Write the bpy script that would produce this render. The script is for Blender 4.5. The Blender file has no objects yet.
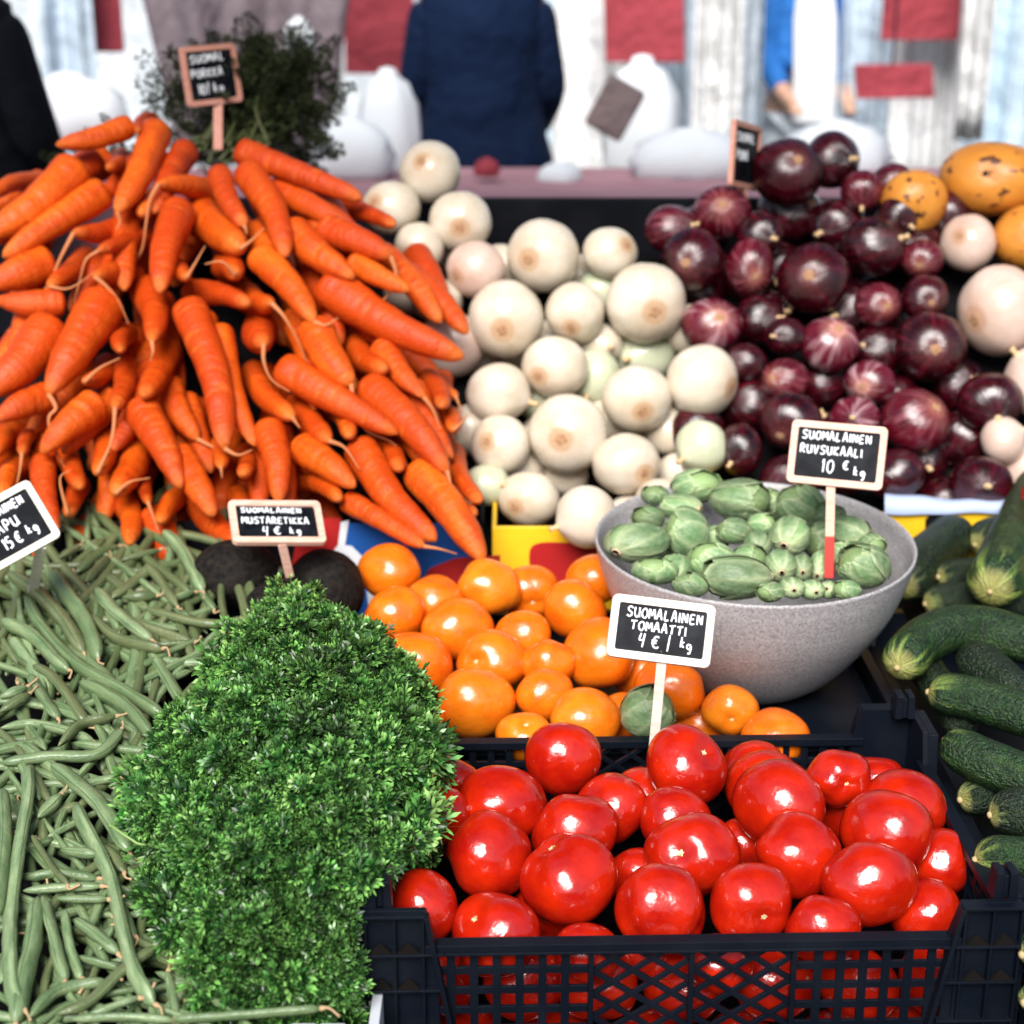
import bpy, math, random
import numpy as np
from mathutils import Vector, Matrix
random.seed(7); rng = np.random.default_rng(7)
S = bpy.context.scene
COL = S.collection
# ------------------------------------------------------------------ camera
F = 1666.0; TH = math.radians(19.2)
CAM = np.array([0.0, 0.0, 1.62])
FW = np.array([0, math.cos(TH), -math.sin(TH)]); UP = np.array([0, math.sin(TH), math.cos(TH)]); RT = np.array([1.0, 0, 0])
def nrm(v): return v/np.linalg.norm(v)
def ray(px, py): return nrm(FW + (px-512)/F*RT + (512-py)/F*UP)
def zd(p): return float(np.dot(p-CAM, FW))            # depth along the axis
def hit(px, py, pl):                                   # point of the ray on a sloping pile surface (D0, z0, slope)
    d = ray(px, py); D0, z0, m = pl
    t = (z0 - m*D0 - CAM[2]) / (d[2] - m*d[1])
    return CAM + t*d
def atD(px, py, D):
    d = ray(px, py); return CAM + d*(D/d[1])
def frame(p):                                          # right, forward, up seen from the camera
    f = nrm(p-CAM); r = nrm(np.cross(f, [0, 0, 1])); return r, f, np.cross(r, f)
cd = bpy.data.cameras.new('camera'); co = bpy.data.objects.new('camera', cd); COL.objects.link(co); S.camera = co
co.location = CAM; co.rotation_euler = (math.radians(90)-TH, 0, 0)
cd.sensor_width = 36; cd.lens = 36*F/1024; cd.clip_start = .05; cd.clip_end = 500
cd.dof.use_dof = True; cd.dof.focus_distance = 1.70; cd.dof.aperture_fstop = 4.3
# ------------------------------------------------------------------ materials
def mat(name, col=(.5,.5,.5), rough=.5, **k):
    m = bpy.data.materials.new(name); m.use_nodes = True
    b = m.node_tree.nodes['Principled BSDF']
    b.inputs['Base Color'].default_value = (*col, 1); b.inputs['Roughness'].default_value = rough
    for kk, v in k.items():
        b.inputs[kk.replace('_', ' ')].default_value = v
    return m
class NT:
    def __init__(s, m): s.n = m.node_tree.nodes; s.l = m.node_tree.links; s.b = s.n['Principled BSDF']; s.out = s.n['Material Output']
    def new(s, t, **k):
        o = s.n.new(t)
        for a, v in k.items():
            if hasattr(o, a): setattr(o, a, v)
            else: o.inputs[a.replace('_', ' ')].default_value = v
        return o
    def link(s, a, b): s.l.new(a, b)
    def attr(s, name='loc0'):
        a = s.new('ShaderNodeAttribute'); a.attribute_name = name; return a
    def ramp(s, fac, stops):
        r = s.new('ShaderNodeValToRGB'); el = r.color_ramp.elements
        while len(el) < len(stops): el.new(.5)
        for e, (p, c) in zip(el, stops): e.position = p; e.color = (*c, 1)
        s.link(fac, r.inputs[0]); return r
    def noise(s, vec, scale, detail=3, **k):
        n = s.new('ShaderNodeTexNoise'); n.inputs['Scale'].default_value = scale; n.inputs['Detail'].default_value = detail
        for a, v in k.items(): n.inputs[a].default_value = v
        if vec is not None: s.link(vec, n.inputs['Vector'])
        return n
    def vmul(s, vec, v):
        m = s.new('ShaderNodeVectorMath', operation='MULTIPLY'); s.link(vec, m.inputs[0]); m.inputs[1].default_value = v; return m.outputs[0]
    def mix(s, fac, a, b, mode='MIX'):
        m = s.new('ShaderNodeMix', data_type='RGBA', blend_type=mode)
        if hasattr(fac, 'is_linked'): s.link(fac, m.inputs[0])
        else: m.inputs[0].default_value = fac
        for v, i in ((a, 6), (b, 7)):
            if hasattr(v, 'is_linked'): s.link(v, m.inputs[i])
            else: m.inputs[i].default_value = (*v, 1)
        return m.outputs[2]
    def bump(s, h, strength=.3, dist=.002):
        b = s.new('ShaderNodeBump'); b.inputs['Strength'].default_value = strength; b.inputs['Distance'].default_value = dist
        s.link(h, b.inputs['Height']); s.link(b.outputs[0], s.b.inputs['Normal']); return b
    def rnd(s):                                        # a steady per-object random value
        o = s.new('ShaderNodeObjectInfo'); return o.outputs['Random']
    def math(s, op, a, b=None):
        m = s.new('ShaderNodeMath', operation=op)
        for v, i in ((a, 0), (b, 1)):
            if v is None: continue
            if hasattr(v, 'is_linked'): s.link(v, m.inputs[i])
            else: m.inputs[i].default_value = v
        return m.outputs[0]
def offs(t, vec):                                      # shift the texture per object
    c = t.new('ShaderNodeVectorMath', operation='ADD'); m = t.new('ShaderNodeVectorMath', operation='SCALE')
    cx = t.new('ShaderNodeCombineXYZ'); r = t.rnd(); t.link(r, cx.inputs[0]); t.link(r, cx.inputs[1]); t.link(r, cx.inputs[2])
    m.inputs['Scale'].default_value = 37.0; t.link(cx.outputs[0], m.inputs[0])
    t.link(vec, c.inputs[0]); t.link(m.outputs[0], c.inputs[1]); return c.outputs[0]

def fruit_mat(name, c1, c2, c3, rough=.2):
    m = mat(name, c1, rough); t = NT(m); a = t.attr().outputs['Vector']; v = offs(t, a)
    n = t.noise(v, 1.3, 3); r = t.ramp(n.outputs[0], [(.32, c1), (.68, c2)])
    n2 = t.noise(v, 70, 2); r2 = t.ramp(n2.outputs[0], [(.68, (0,0,0)), (.8, (1,1,1))])
    sp = t.mix(t.math('MULTIPLY', r2.outputs[0], .22), r.outputs[0], c3)
    t.link(sp, t.b.inputs['Base Color'])
    n3 = t.noise(v, 5, 3); t.link(t.ramp(n3.outputs[0], [(.3, (rough*.75,)*3), (.7, (rough*1.35,)*3)]).outputs[0], t.b.inputs['Roughness'])
    n4 = t.noise(v, 3.2, 2); t.bump(n4.outputs[0], .16, .006)
    t.b.inputs['Subsurface Weight'].default_value = .12; t.b.inputs['Subsurface Radius'].default_value = (1, .25, .1); t.b.inputs['Subsurface Scale'].default_value = .01
    t.b.inputs['Specular IOR Level'].default_value = .8
    return m
M = {}
M['tomato'] = fruit_mat('red tomato skin', (.32,.005,.002), (.50,.016,.002), (.75,.2,.03), .17)
M['orange_tomato'] = fruit_mat('orange tomato skin', (.74,.115,.003), (.82,.185,.006), (.9,.45,.08), .22)
M['yellow_tomato'] = fruit_mat('amber tomato skin', (.74,.155,.005), (.80,.23,.010), (.95,.5,.1), .22)
M['scar'] = mat('stem scar', (.55,.52,.22), .6)
t = NT(M['scar']); g = t.noise(t.attr().outputs['Vector'], 2.5, 3); t.link(t.ramp(g.outputs[0], [(.4,(.70,.62,.38)),(.6,(.30,.36,.10))]).outputs[0], t.b.inputs['Base Color'])

def carrot_mat():
    m = mat('carrot skin', (.8,.15,.02), .42); t = NT(m); a = t.attr().outputs['Vector']; v = offs(t, a)
    n = t.noise(t.vmul(v, (1,1,.5)), 1.2, 3); r = t.ramp(n.outputs[0], [(.3, (.56,.058,.002)), (.7, (.80,.145,.006))])
    rn = t.mix(t.math('MULTIPLY', t.rnd(), .85), r.outputs[0], (.44,.032,.002))
    rings = t.noise(t.vmul(v, (.5,.5,4.5)), 1.0, 4); rr = t.ramp(rings.outputs[0], [(.60,(0,0,0)),(.72,(1,1,1))])
    c = t.mix(t.math('MULTIPLY', rr.outputs[0], .32), rn, (.88,.24,.04))
    rr2 = t.ramp(rings.outputs[0], [(.24,(1,1,1)),(.33,(0,0,0))])
    c = t.mix(t.math('MULTIPLY', rr2.outputs[0], .7), c, (.26,.03,.006))
    sp = t.noise(v, 1.7, 1); rs = t.ramp(sp.outputs[0], [(.83,(0,0,0)),(.86,(1,1,1))]); c = t.mix(rs.outputs[0], c, (.12,.05,.02))
    tip = t.attr('tip').outputs['Fac']; c = t.mix(t.ramp(tip, [(.86,(0,0,0)),(1.0,(.40,)*3)]).outputs[0], c, (.88,.30,.05))
    fn = t.noise(v, 9, 4); c = t.mix(t.math('MULTIPLY', t.ramp(fn.outputs[0], [(.40,(1,1,1)),(.55,(0,0,0))]).outputs[0], .35), c, (.38,.035,.004))
    fl = t.noise(v, 26, 2); c = t.mix(t.math('MULTIPLY', t.ramp(fl.outputs[0], [(.66,(0,0,0)),(.74,(1,1,1))]).outputs[0], .35), c, (.85,.36,.12))
    hh = t.math('ADD', rings.outputs[0], t.math('MULTIPLY', fn.outputs[0], .35))
    t.link(c, t.b.inputs['Base Color']); t.bump(hh, .9, .005)
    t.b.inputs['Subsurface Weight'].default_value = .03; t.b.inputs['Subsurface Scale'].default_value = .008; t.b.inputs['Subsurface Radius'].default_value = (1,.3,.1)
    t.b.inputs['Specular IOR Level'].default_value = .3
    return m
M['carrot'] = carrot_mat()
M['root'] = mat('root hair', (.50,.17,.055), .7)
M['carrot_tip'] = mat('carrot crown', (.12,.10,.03), .8)

def onion_mat(name, stops, streak, streak_fac, rough, bump, spec=.5, scale=5):
    m = mat(name, stops[0], rough); t = NT(m); a = t.attr().outputs['Vector']; v = offs(t, a)
    # meridian coordinates: direction around the axis only
    sx = t.new('ShaderNodeVectorMath', operation='MULTIPLY'); t.link(a, sx.inputs[0]); sx.inputs[1].default_value = (1,1,0)
    no = t.new('ShaderNodeVectorMath', operation='NORMALIZE'); t.link(sx.outputs[0], no.inputs[0])
    ad = t.new('ShaderNodeVectorMath', operation='ADD'); t.link(no.outputs[0], ad.inputs[0]); zz = t.vmul(a, (0,0,.22)); t.link(zz, ad.inputs[1])
    mv = offs(t, ad.outputs[0])
    n = t.noise(v, 1.1, 3); r = t.ramp(n.outputs[0], [(.3, stops[0]), (.7, stops[1])])
    s = t.noise(mv, scale, 4); sr = t.ramp(s.outputs[0], [(.50,(0,0,0)),(.74,(1,1,1))])
    c = t.mix(t.math('MULTIPLY', sr.outputs[0], streak_fac), r.outputs[0], streak)
    sz = t.new('ShaderNodeSeparateXYZ'); t.link(a, sz.inputs[0])
    pr = t.ramp(sz.outputs[2], [(.72,(0,0,0)),(.93,(.30,)*3),(.965,(.85,)*3)]); c = t.mix(pr.outputs[0], c, stops[2])
    t.link(c, t.b.inputs['Base Color'])
    s2 = t.noise(mv, scale*3, 3); t.bump(s2.outputs[0], bump, .002)
    n5 = t.noise(mv, scale*1.6, 3); t.link(t.ramp(n5.outputs[0], [(.3,(rough*.6,)*3),(.7,(rough*1.5,)*3)]).outputs[0], t.b.inputs['Roughness'])
    t.b.inputs['Specular IOR Level'].default_value = spec
    return m
M['white_onion'] = onion_mat('white onion skin', ((.56,.47,.35),(.68,.61,.51),(.46,.28,.15)), (.60,.46,.26), .30, .27, .02, .6, 11)
M['pale_onion'] = onion_mat('pink tinged onion skin', ((.55,.38,.31),(.66,.51,.43),(.48,.27,.17)), (.62,.36,.26), .30, .27, .02, .6, 11)
M['green_onion'] = onion_mat('greenish onion skin', ((.46,.49,.32),(.58,.59,.43),(.55,.5,.3)), (.46,.54,.32), .30, .27, .02, .6, 11)
M['red_onion'] = onion_mat('red onion skin', ((.005,.0002,.0008),(.040,.0008,.0045),(.12,.03,.03)), (.17,.006,.022), .5, .2, .6, .95, 5)
M['bright_red_onion'] = onion_mat('bright red onion skin', ((.045,.001,.005),(.11,.0025,.012),(.30,.09,.07)), (.42,.12,.15), .5, .22, .6, .95, 5)
M['peeled_onion'] = onion_mat('pale streaked red onion', ((.06,.0015,.008),(.13,.006,.02),(.5,.22,.18)), (.62,.38,.42), .8, .26, .5, .9, 2.6)
M['plate'] = mat('onion root plate', (.42,.22,.10), .85)
t = NT(M['plate']); g = t.noise(t.attr().outputs['Vector'], 5, 4); t.link(t.ramp(g.outputs[0], [(.3,(.26,.12,.06)),(.7,(.52,.30,.16))]).outputs[0], t.b.inputs['Base Color']); t.bump(g.outputs[0], 1, .003)
M['papery'] = mat('papery onion neck', (.62,.42,.22), .7)
def swede_mat():
    m = mat('swede skin', (.8,.33,.05), .4); t = NT(m); v = offs(t, t.attr().outputs['Vector'])
    n = t.noise(v, 1.8, 4); r = t.ramp(n.outputs[0], [(.3,(.58,.20,.025)),(.7,(.68,.28,.04))])
    s = t.noise(v, 3.4, 3); sr = t.ramp(s.outputs[0], [(.60,(0,0,0)),(.66,(1,1,1))]); t.link(t.mix(sr.outputs[0], r.outputs[0], (.10,.03,.015)), t.b.inputs['Base Color'])
    t.bump(s.outputs[0], .3, .004); return m
M['swede'] = swede_mat()
M['beet'] = mat('black root skin', (.02,.018,.016), .75)
t = NT(M['beet']); v = t.attr().outputs['Vector']; g = t.noise(v, 6, 6); t.link(t.ramp(g.outputs[0], [(.35,(.004,.004,.004)),(.75,(.022,.016,.012))]).outputs[0], t.b.inputs['Base Color']); t.bump(g.outputs[0], .8, .005); t.b.inputs['Specular IOR Level'].default_value = .15

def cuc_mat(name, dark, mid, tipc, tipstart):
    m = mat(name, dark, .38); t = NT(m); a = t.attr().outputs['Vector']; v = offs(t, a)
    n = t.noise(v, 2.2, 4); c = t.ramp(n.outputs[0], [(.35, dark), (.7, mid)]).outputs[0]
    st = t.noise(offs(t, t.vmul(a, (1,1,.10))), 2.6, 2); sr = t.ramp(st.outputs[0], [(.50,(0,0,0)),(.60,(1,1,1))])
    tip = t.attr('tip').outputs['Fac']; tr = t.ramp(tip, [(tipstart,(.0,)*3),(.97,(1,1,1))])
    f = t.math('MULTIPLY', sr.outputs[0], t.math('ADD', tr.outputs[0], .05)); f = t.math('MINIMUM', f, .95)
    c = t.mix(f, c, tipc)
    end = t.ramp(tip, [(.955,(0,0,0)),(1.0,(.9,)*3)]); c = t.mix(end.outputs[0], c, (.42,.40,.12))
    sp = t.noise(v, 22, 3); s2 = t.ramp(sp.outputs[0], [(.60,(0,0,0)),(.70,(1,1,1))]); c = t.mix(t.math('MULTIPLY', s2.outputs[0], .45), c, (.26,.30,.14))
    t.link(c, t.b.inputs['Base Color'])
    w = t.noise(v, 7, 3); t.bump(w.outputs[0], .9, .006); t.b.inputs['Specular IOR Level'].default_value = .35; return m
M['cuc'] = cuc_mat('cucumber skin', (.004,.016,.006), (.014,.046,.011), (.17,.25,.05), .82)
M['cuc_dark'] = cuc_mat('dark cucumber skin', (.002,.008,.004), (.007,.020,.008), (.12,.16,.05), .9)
M['blossom'] = mat('cucumber blossom end', (.45,.34,.16), .8)
def bean_mat(name, a1, a2, brown):
    m = mat(name, a1, .4); t = NT(m); v = offs(t, t.attr().outputs['Vector'])
    n = t.noise(t.vmul(v, (1,1,.4)), 1.2, 4); c = t.ramp(n.outputs[0], [(.3,a1),(.7,a2)]).outputs[0]
    c = t.mix(t.math('MULTIPLY', t.rnd(), .6), c, (.055,.10,.03))
    s = t.noise(v, 3.0, 5); sr = t.ramp(s.outputs[0], [(.60,(0,0,0)),(.74,(1,1,1))]); c = t.mix(t.math('MULTIPLY', sr.outputs[0], brown), c, (.10,.06,.03))
    sp_ = t.new('ShaderNodeSeparateXYZ'); t.link(t.attr().outputs['Vector'], sp_.inputs[0]); sm = t.ramp(t.math('ABSOLUTE', sp_.outputs[1]), [(.02,(.8,.8,.8)),(.16,(0,0,0))]); c = t.mix(sm.outputs[0], c, (.045,.085,.028))
    t.link(c, t.b.inputs['Base Color']); n2 = t.noise(t.vmul(v,(1,1,2.2)), 1.6, 3); t.bump(n2.outputs[0], .35, .003); t.b.inputs['Specular IOR Level'].default_value = .6; return m
M['bean'] = bean_mat('green bean skin', (.10,.175,.075), (.29,.37,.19), .4)
M['bean_brown'] = bean_mat('browned bean skin', (.10,.13,.055), (.19,.21,.10), .9)
M['bean_tip'] = mat('dry bean stalk', (.42,.28,.15), .8)
def col_mat(name, rough, transl=0.0, spec=.4, mixf=.25, mixc=(.10,.14,.05)):         # colours held per vertex
    m = mat(name, (.1,.2,.05), rough); t = NT(m); a = t.attr('Col'); v = t.attr('loc0').outputs['Vector']
    n = t.noise(v, 3.5, 4); c = t.mix(t.math('MULTIPLY', t.ramp(n.outputs[0],[(.35,(0,0,0)),(.75,(1,1,1))]).outputs[0], mixf), a.outputs['Color'], mixc)
    t.link(c, t.b.inputs['Base Color']); t.b.inputs['Specular IOR Level'].default_value = spec
    if transl:
        tr = t.new('ShaderNodeBsdfTranslucent'); t.link(a.outputs['Color'], tr.inputs['Color']); mx = t.new('ShaderNodeMixShader'); mx.inputs[0].default_value = transl
        t.link(t.b.outputs[0], mx.inputs[1]); t.link(tr.outputs[0], mx.inputs[2]); t.link(mx.outputs[0], t.out.inputs['Surface'])
    return m
M['sprout'] = col_mat('brussels sprout leaf', .42, 0, (.4), .30, (.40,.50,.30)); _t = NT(M['sprout']); _t.bump(_t.noise(_t.attr().outputs['Vector'], 6, 4).outputs[0], .35, .005)
M['parsley'] = col_mat('parsley leaf', .36, .15, .6)
M['parsley_stem'] = mat('parsley stalk', (.22,.34,.10), .5)
M['greens'] = col_mat('carrot greens', .7, .15, .2)
M['sprout_cut'] = mat('cut sprout stalk', (.56,.42,.26), .7)
def plastic(name, c, rough=.42, nscale=900, b=.15):
    m = mat(name, c, rough); t = NT(m); tc = t.new('ShaderNodeTexCoord'); n = t.noise(tc.outputs['Object'], nscale, 3); name_ = name
    t.bump(n.outputs[0], b, .001); n2 = t.noise(tc.outputs['Object'], 14, 5)
    t.link(t.mix(t.ramp(n2.outputs[0], [(.45,(0,0,0)),(.8,(.35,)*3)]).outputs[0], c, tuple(min(1, x*1.6+.012) for x in c)), t.b.inputs['Base Color']); return m
M['crate'] = plastic('dark blue black plastic', (.0025,.0045,.009), .42); NT(M['crate']).b.inputs['Specular IOR Level'].default_value = .2
M['dust'] = mat('dusty ledge', (.006,.005,.005), 1.0); NT(M['dust']).b.inputs['Specular IOR Level'].default_value = .05
M['bowl'] = plastic('frosted grey plastic', (.37,.35,.355), .45, 1400, .12)
_t = NT(M['bowl']); _c = _t.new('ShaderNodeTexCoord'); _n = _t.noise(_c.outputs['Object'], 330, 2); _s = _t.noise(_t.vmul(_c.outputs['Object'], (4,4,40)), 3, 4); _t.link(_t.mix(_t.math('MULTIPLY', _t.ramp(_s.outputs[0], [(.5,(0,0,0)),(.8,(1,1,1))]).outputs[0], .35), _t.ramp(_n.outputs[0], [(.32,(.24,.225,.235)),(.68,(.46,.44,.445))]).outputs[0], (.50,.48,.46)), _t.b.inputs['Base Color'])
M['grey_crate'] = plastic('light grey painted wood', (.55,.58,.62), .6)
M['cloth_black'] = plastic('black table cloth', (.004,.0045,.007), .9, 300); NT(M['cloth_black']).b.inputs['Specular IOR Level'].default_value = .1
def wood(name, c1, c2, c3=None):
    m = mat(name, c1, .6); t = NT(m); tc = t.new('ShaderNodeTexCoord'); n = t.noise(t.vmul(tc.outputs['Object'], (40,40,400)), 1, 4)
    t.link(t.ramp(n.outputs[0], [(.35,c1),(.7,c2)]).outputs[0], t.b.inputs['Base Color']); t.bump(n.outputs[0], .2, .001); return m
M['white_frame'] = wood('whitewashed wood', (.66,.60,.50), (.82,.78,.70))
M['pink_frame'] = wood('pinkish wood', (.66,.38,.28), (.78,.52,.42))
M['salmon_frame'] = wood('salmon wood', (.58,.24,.17), (.68,.34,.26))
M['slate'] = mat('chalkboard', (.008,.009,.014), .55)
t = NT(M['slate']); tc = t.new('ShaderNodeTexCoord'); g = t.noise(tc.outputs['Object'], 45, 5); t.link(t.ramp(g.outputs[0], [(.4,(.002,.0025,.005)),(.9,(.02,.023,.03))]).outputs[0], t.b.inputs['Base Color']); t.b.inputs['Specular IOR Level'].default_value = .12
M['chalk'] = mat('chalk', (.82,.84,.88), .9)
M['redpaint'] = mat('red paint', (.62,.03,.02), .5)
M['yellow_card'] = plastic('yellow printed card', (.80,.46,.012), .45, 200, .05)
M['blue_card'] = plastic('blue printed card', (.012,.085,.33), .4, 200, .05)
M['card_white'] = mat('white print', (.78,.80,.84), .5)
M['card_red'] = plastic('dark red print', (.38,.012,.012), .45, 200, .05)
M['liner'] = mat('blue white plastic liner', (.42,.50,.70), .35)
M['board'] = plastic('near black board', (.005,.0045,.005), .9, 60); NT(M['board']).b.inputs['Specular IOR Level'].default_value = .1  # near black, so shade in the pile gaps lies in its colour

# ------------------------------------------------------------------ mesh helpers
def obj(name, V, Fc, m, parent=None, smooth=True, loc=None, attrs=None, origin=None):
    V = np.asarray(V, float)
    if origin is None: origin = V.mean(0) if parent is None else np.zeros(3)
    if parent is not None: origin = np.array(parent['_o'])
    me = bpy.data.meshes.new(name); me.from_pydata((V-origin).tolist(), [], Fc if isinstance(Fc, list) else Fc.tolist())
    if smooth: me.polygons.foreach_set('use_smooth', [True]*len(me.polygons))
    if attrs:
        for k, a in attrs.items():
            a = np.asarray(a, np.float32)
            if k == 'Col':
                ca = me.color_attributes.new('Col', 'FLOAT_COLOR', 'POINT'); b = np.ones((len(a),4), np.float32); b[:, :3] = a; ca.data.foreach_set('color', b.ravel())
            elif a.ndim == 2:
                at = me.attributes.new(k, 'FLOAT_VECTOR', 'POINT'); at.data.foreach_set('vector', a.ravel())
            else:
                at = me.attributes.new(k, 'FLOAT', 'POINT'); at.data.foreach_set('value', a)
    me.materials.append(m)
    o = bpy.data.objects.new(name, me); COL.objects.link(o)
    if parent is None: o.location = origin
    else: o.parent = parent
    o['_o'] = [float(x) for x in origin]
    return o
def empty(name, loc):
    o = bpy.data.objects.new(name, None); COL.objects.link(o); o.location = loc; o.empty_display_size = .02
    o['_o'] = [float(x) for x in loc]; return o
def tag(o, label=None, cat=None, group=None, kind=None):
    if label: o['label'] = label
    if cat: o['category'] = cat
    if group: o['group'] = group
    if kind: o['kind'] = kind
    return o
def grid_faces(nu, nv, close_u=True):
    f = []
    for j in range(nv-1):
        for i in range(nu if close_u else nu-1):
            a = j*nu+i; b = j*nu+(i+1) % nu; f.append((a, b, b+nu, a+nu))
    return f
_sph = {}
def usphere(nu, nv):
    if (nu, nv) not in _sph:
        V = []
        for j in range(nv):
            th = math.pi*(j+.0)/(nv-1); th = max(.004, min(math.pi-.004, th))
            for i in range(nu):
                ph = 2*math.pi*i/nu; V.append((math.sin(th)*math.cos(ph), math.sin(th)*math.sin(ph), math.cos(th)))
        f = grid_faces(nu, nv); f.append(tuple(range(nu))[::-1]); f.append(tuple(range((nv-1)*nu, nv*nu)))
        f = [tuple(reversed(x)) for x in f]
        _sph[(nu, nv)] = (np.array(V), f)
    return _sph[(nu, nv)]
def rot_to(d):                                         # rotation taking +z to d, random spin
    q = Vector((0,0,1)).rotation_difference(Vector(d)); R = q.to_matrix() @ Matrix.Rotation(random.uniform(0, 6.28), 3, 'Z')
    return np.array(R)
def tube(path, rad, nu=10, flat=1.0, cap=True, ref=None):
    """tube along path; returns verts, faces, loc0, t"""
    P = np.asarray(path, float); n = len(P); T = np.gradient(P, axis=0); T /= np.linalg.norm(T, axis=1)[:, None]+1e-12
    r0 = np.array(ref if ref is not None else [0.13, .2, 1.0]); N = np.cross(T[0], r0); N = nrm(N)
    V = []; L = []; s = np.concatenate([[0], np.cumsum(np.linalg.norm(np.diff(P, axis=0), axis=1))])
    for k in range(n):
        N = nrm(N - T[k]*np.dot(N, T[k])); B = np.cross(T[k], N)
        for i in range(nu):
            a = 2*math.pi*i/nu; V.append(P[k] + rad[k]*(math.cos(a)*N + flat*math.sin(a)*B)); L.append((math.cos(a), math.sin(a), s[k]/max(rad.max(), 1e-4)))
    f = grid_faces(nu, n)
    f = [tuple(reversed(x)) for x in f]
    if cap: f.append(tuple(range(nu))); f.append(tuple(reversed(range((n-1)*nu, n*nu))))
    return np.array(V), f, np.array(L), np.repeat(s/s[-1], nu)
def spline(pts, n):                                    # Catmull-Rom
    P = [np.asarray(p, float) for p in pts]
    if len(P) == 2: return np.array([P[0]+(P[1]-P[0])*i/(n-1) for i in range(n)])
    Q = [2*P[0]-P[1]]+P+[2*P[-1]-P[-2]]; out = []
    for i in range(n):
        u = i/(n-1)*(len(P)-1); k = min(int(u), len(P)-2); u -= k; a, b, c, d = Q[k:k+4]
        out.append(.5*((2*b)+(-a+c)*u+(2*a-5*b+4*c-d)*u*u+(-a+3*b-3*c+d)*u**3))
    return np.array(out)
class MB:
    def __init__(s): s.V = []; s.F = []
    def add(s, V, Fc):
        n = len(s.V); s.V += [tuple(map(float, v)) for v in V]; s.F += [tuple(i+n for i in f) for f in Fc]; return s
    def box(s, x0, x1, y0, y1, z0, z1):
        V = [(x0,y0,z0),(x1,y0,z0),(x1,y1,z0),(x0,y1,z0),(x0,y0,z1),(x1,y0,z1),(x1,y1,z1),(x0,y1,z1)]
        return s.add(V, [(0,3,2,1),(4,5,6,7),(0,1,5,4),(1,2,6,5),(2,3,7,6),(3,0,4,7)])
    def prism(s, poly, y0, y1):                        # polygon in xz (ccw seen from -y), extruded in y
        n = len(poly); V = [(x, y0, z) for x, z in poly]+[(x, y1, z) for x, z in poly]
        F_ = [tuple(range(n)), tuple(reversed(range(n, 2*n)))]+[((i+1) % n, i, i+n, (i+1) % n+n) for i in range(n)]
        return s.add(V, F_)
    def bar(s, x0, z0, x1, z1, w, y0, y1):             # flat bar in the xz plane
        dx, dz = x1-x0, z1-z0; L = math.hypot(dx, dz); nx, nz = -dz/L*w/2, dx/L*w/2
        return s.prism([(x0-nx, z0-nz), (x1-nx, z1-nz), (x1+nx, z1+nz), (x0+nx, z0+nz)], y0, y1)
    def xf(s, f): s.V = [tuple(f(v)) for v in s.V]; return s
    def build(s, name, m, parent=None, smooth=False, bevel=0, xf=None):
        V = np.array(s.V)
        if xf is not None: V = xf(V)
        o = obj(name, V, s.F, m, parent, smooth)
        if bevel:
            b = o.modifiers.new('bevel', 'BEVEL'); b.width = bevel; b.segments = 2; b.limit_method = 'ANGLE'
        return o
# ------------------------------------------------------------------ packing: each item is slid back along its own sight line until it rests against its neighbours
class Pile:
    def __init__(s, tol=.12, smax=.25): s.P = np.zeros((0,3)); s.R = np.zeros(0); s.tol = tol; s.smax = smax
    def place(s, pts, rad, d, s0=0.0, keep=True):
        pts = np.asarray(pts, float); rad = np.asarray(rad, float); best = (1e9, s0)
        sh = s0
        if len(s.P):
            k = s0
            while k <= s.smax+s0:
                Q = pts+d*k; D = np.linalg.norm(Q[:, None]-s.P[None], axis=2); pen = ((rad[:, None]+s.R[None])*(1-s.tol)-D).max()
                if pen < best[0]: best = (pen, k)
                if pen <= 0: break
                k += .004
            sh = best[1]
        if keep: s.P = np.vstack([s.P, pts+d*sh]); s.R = np.concatenate([s.R, rad])
        return sh
ORD = ['first','second','third','fourth','fifth','sixth','seventh','eighth','ninth','tenth','eleventh','twelfth','thirteenth','fourteenth','fifteenth','sixteenth','seventeenth','eighteenth','nineteenth','twentieth']
def row_labels(items, nrow, what, where, group, cat):
    """items: list of dict(o, x, y, look); rows counted from the top, each item by its rank from the left"""
    its = sorted(items, key=lambda i: i['y']); n = len(its); per = math.ceil(n/nrow); rows = [its[k:k+per] for k in range(0, n, per)]
    for ri, r in enumerate(rows):
        r.sort(key=lambda i: i['x'])
        for k, it in enumerate(r):
            rk = 'leftmost' if k == 0 else ('rightmost' if k == len(r)-1 else ORD[k]+' from left')
            rn = 'top row' if ri == 0 else ('bottom row' if ri == len(rows)-1 else ORD[ri]+' row down')
            w = it.get('what') or what
            lb = f"{w}{it['look']}, {rk}, {rn} {where}"
            if len(lb.split()) > 16: print('LONG', len(lb.split()), lb)
            tag(it['o'], lb, cat, group)

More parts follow.
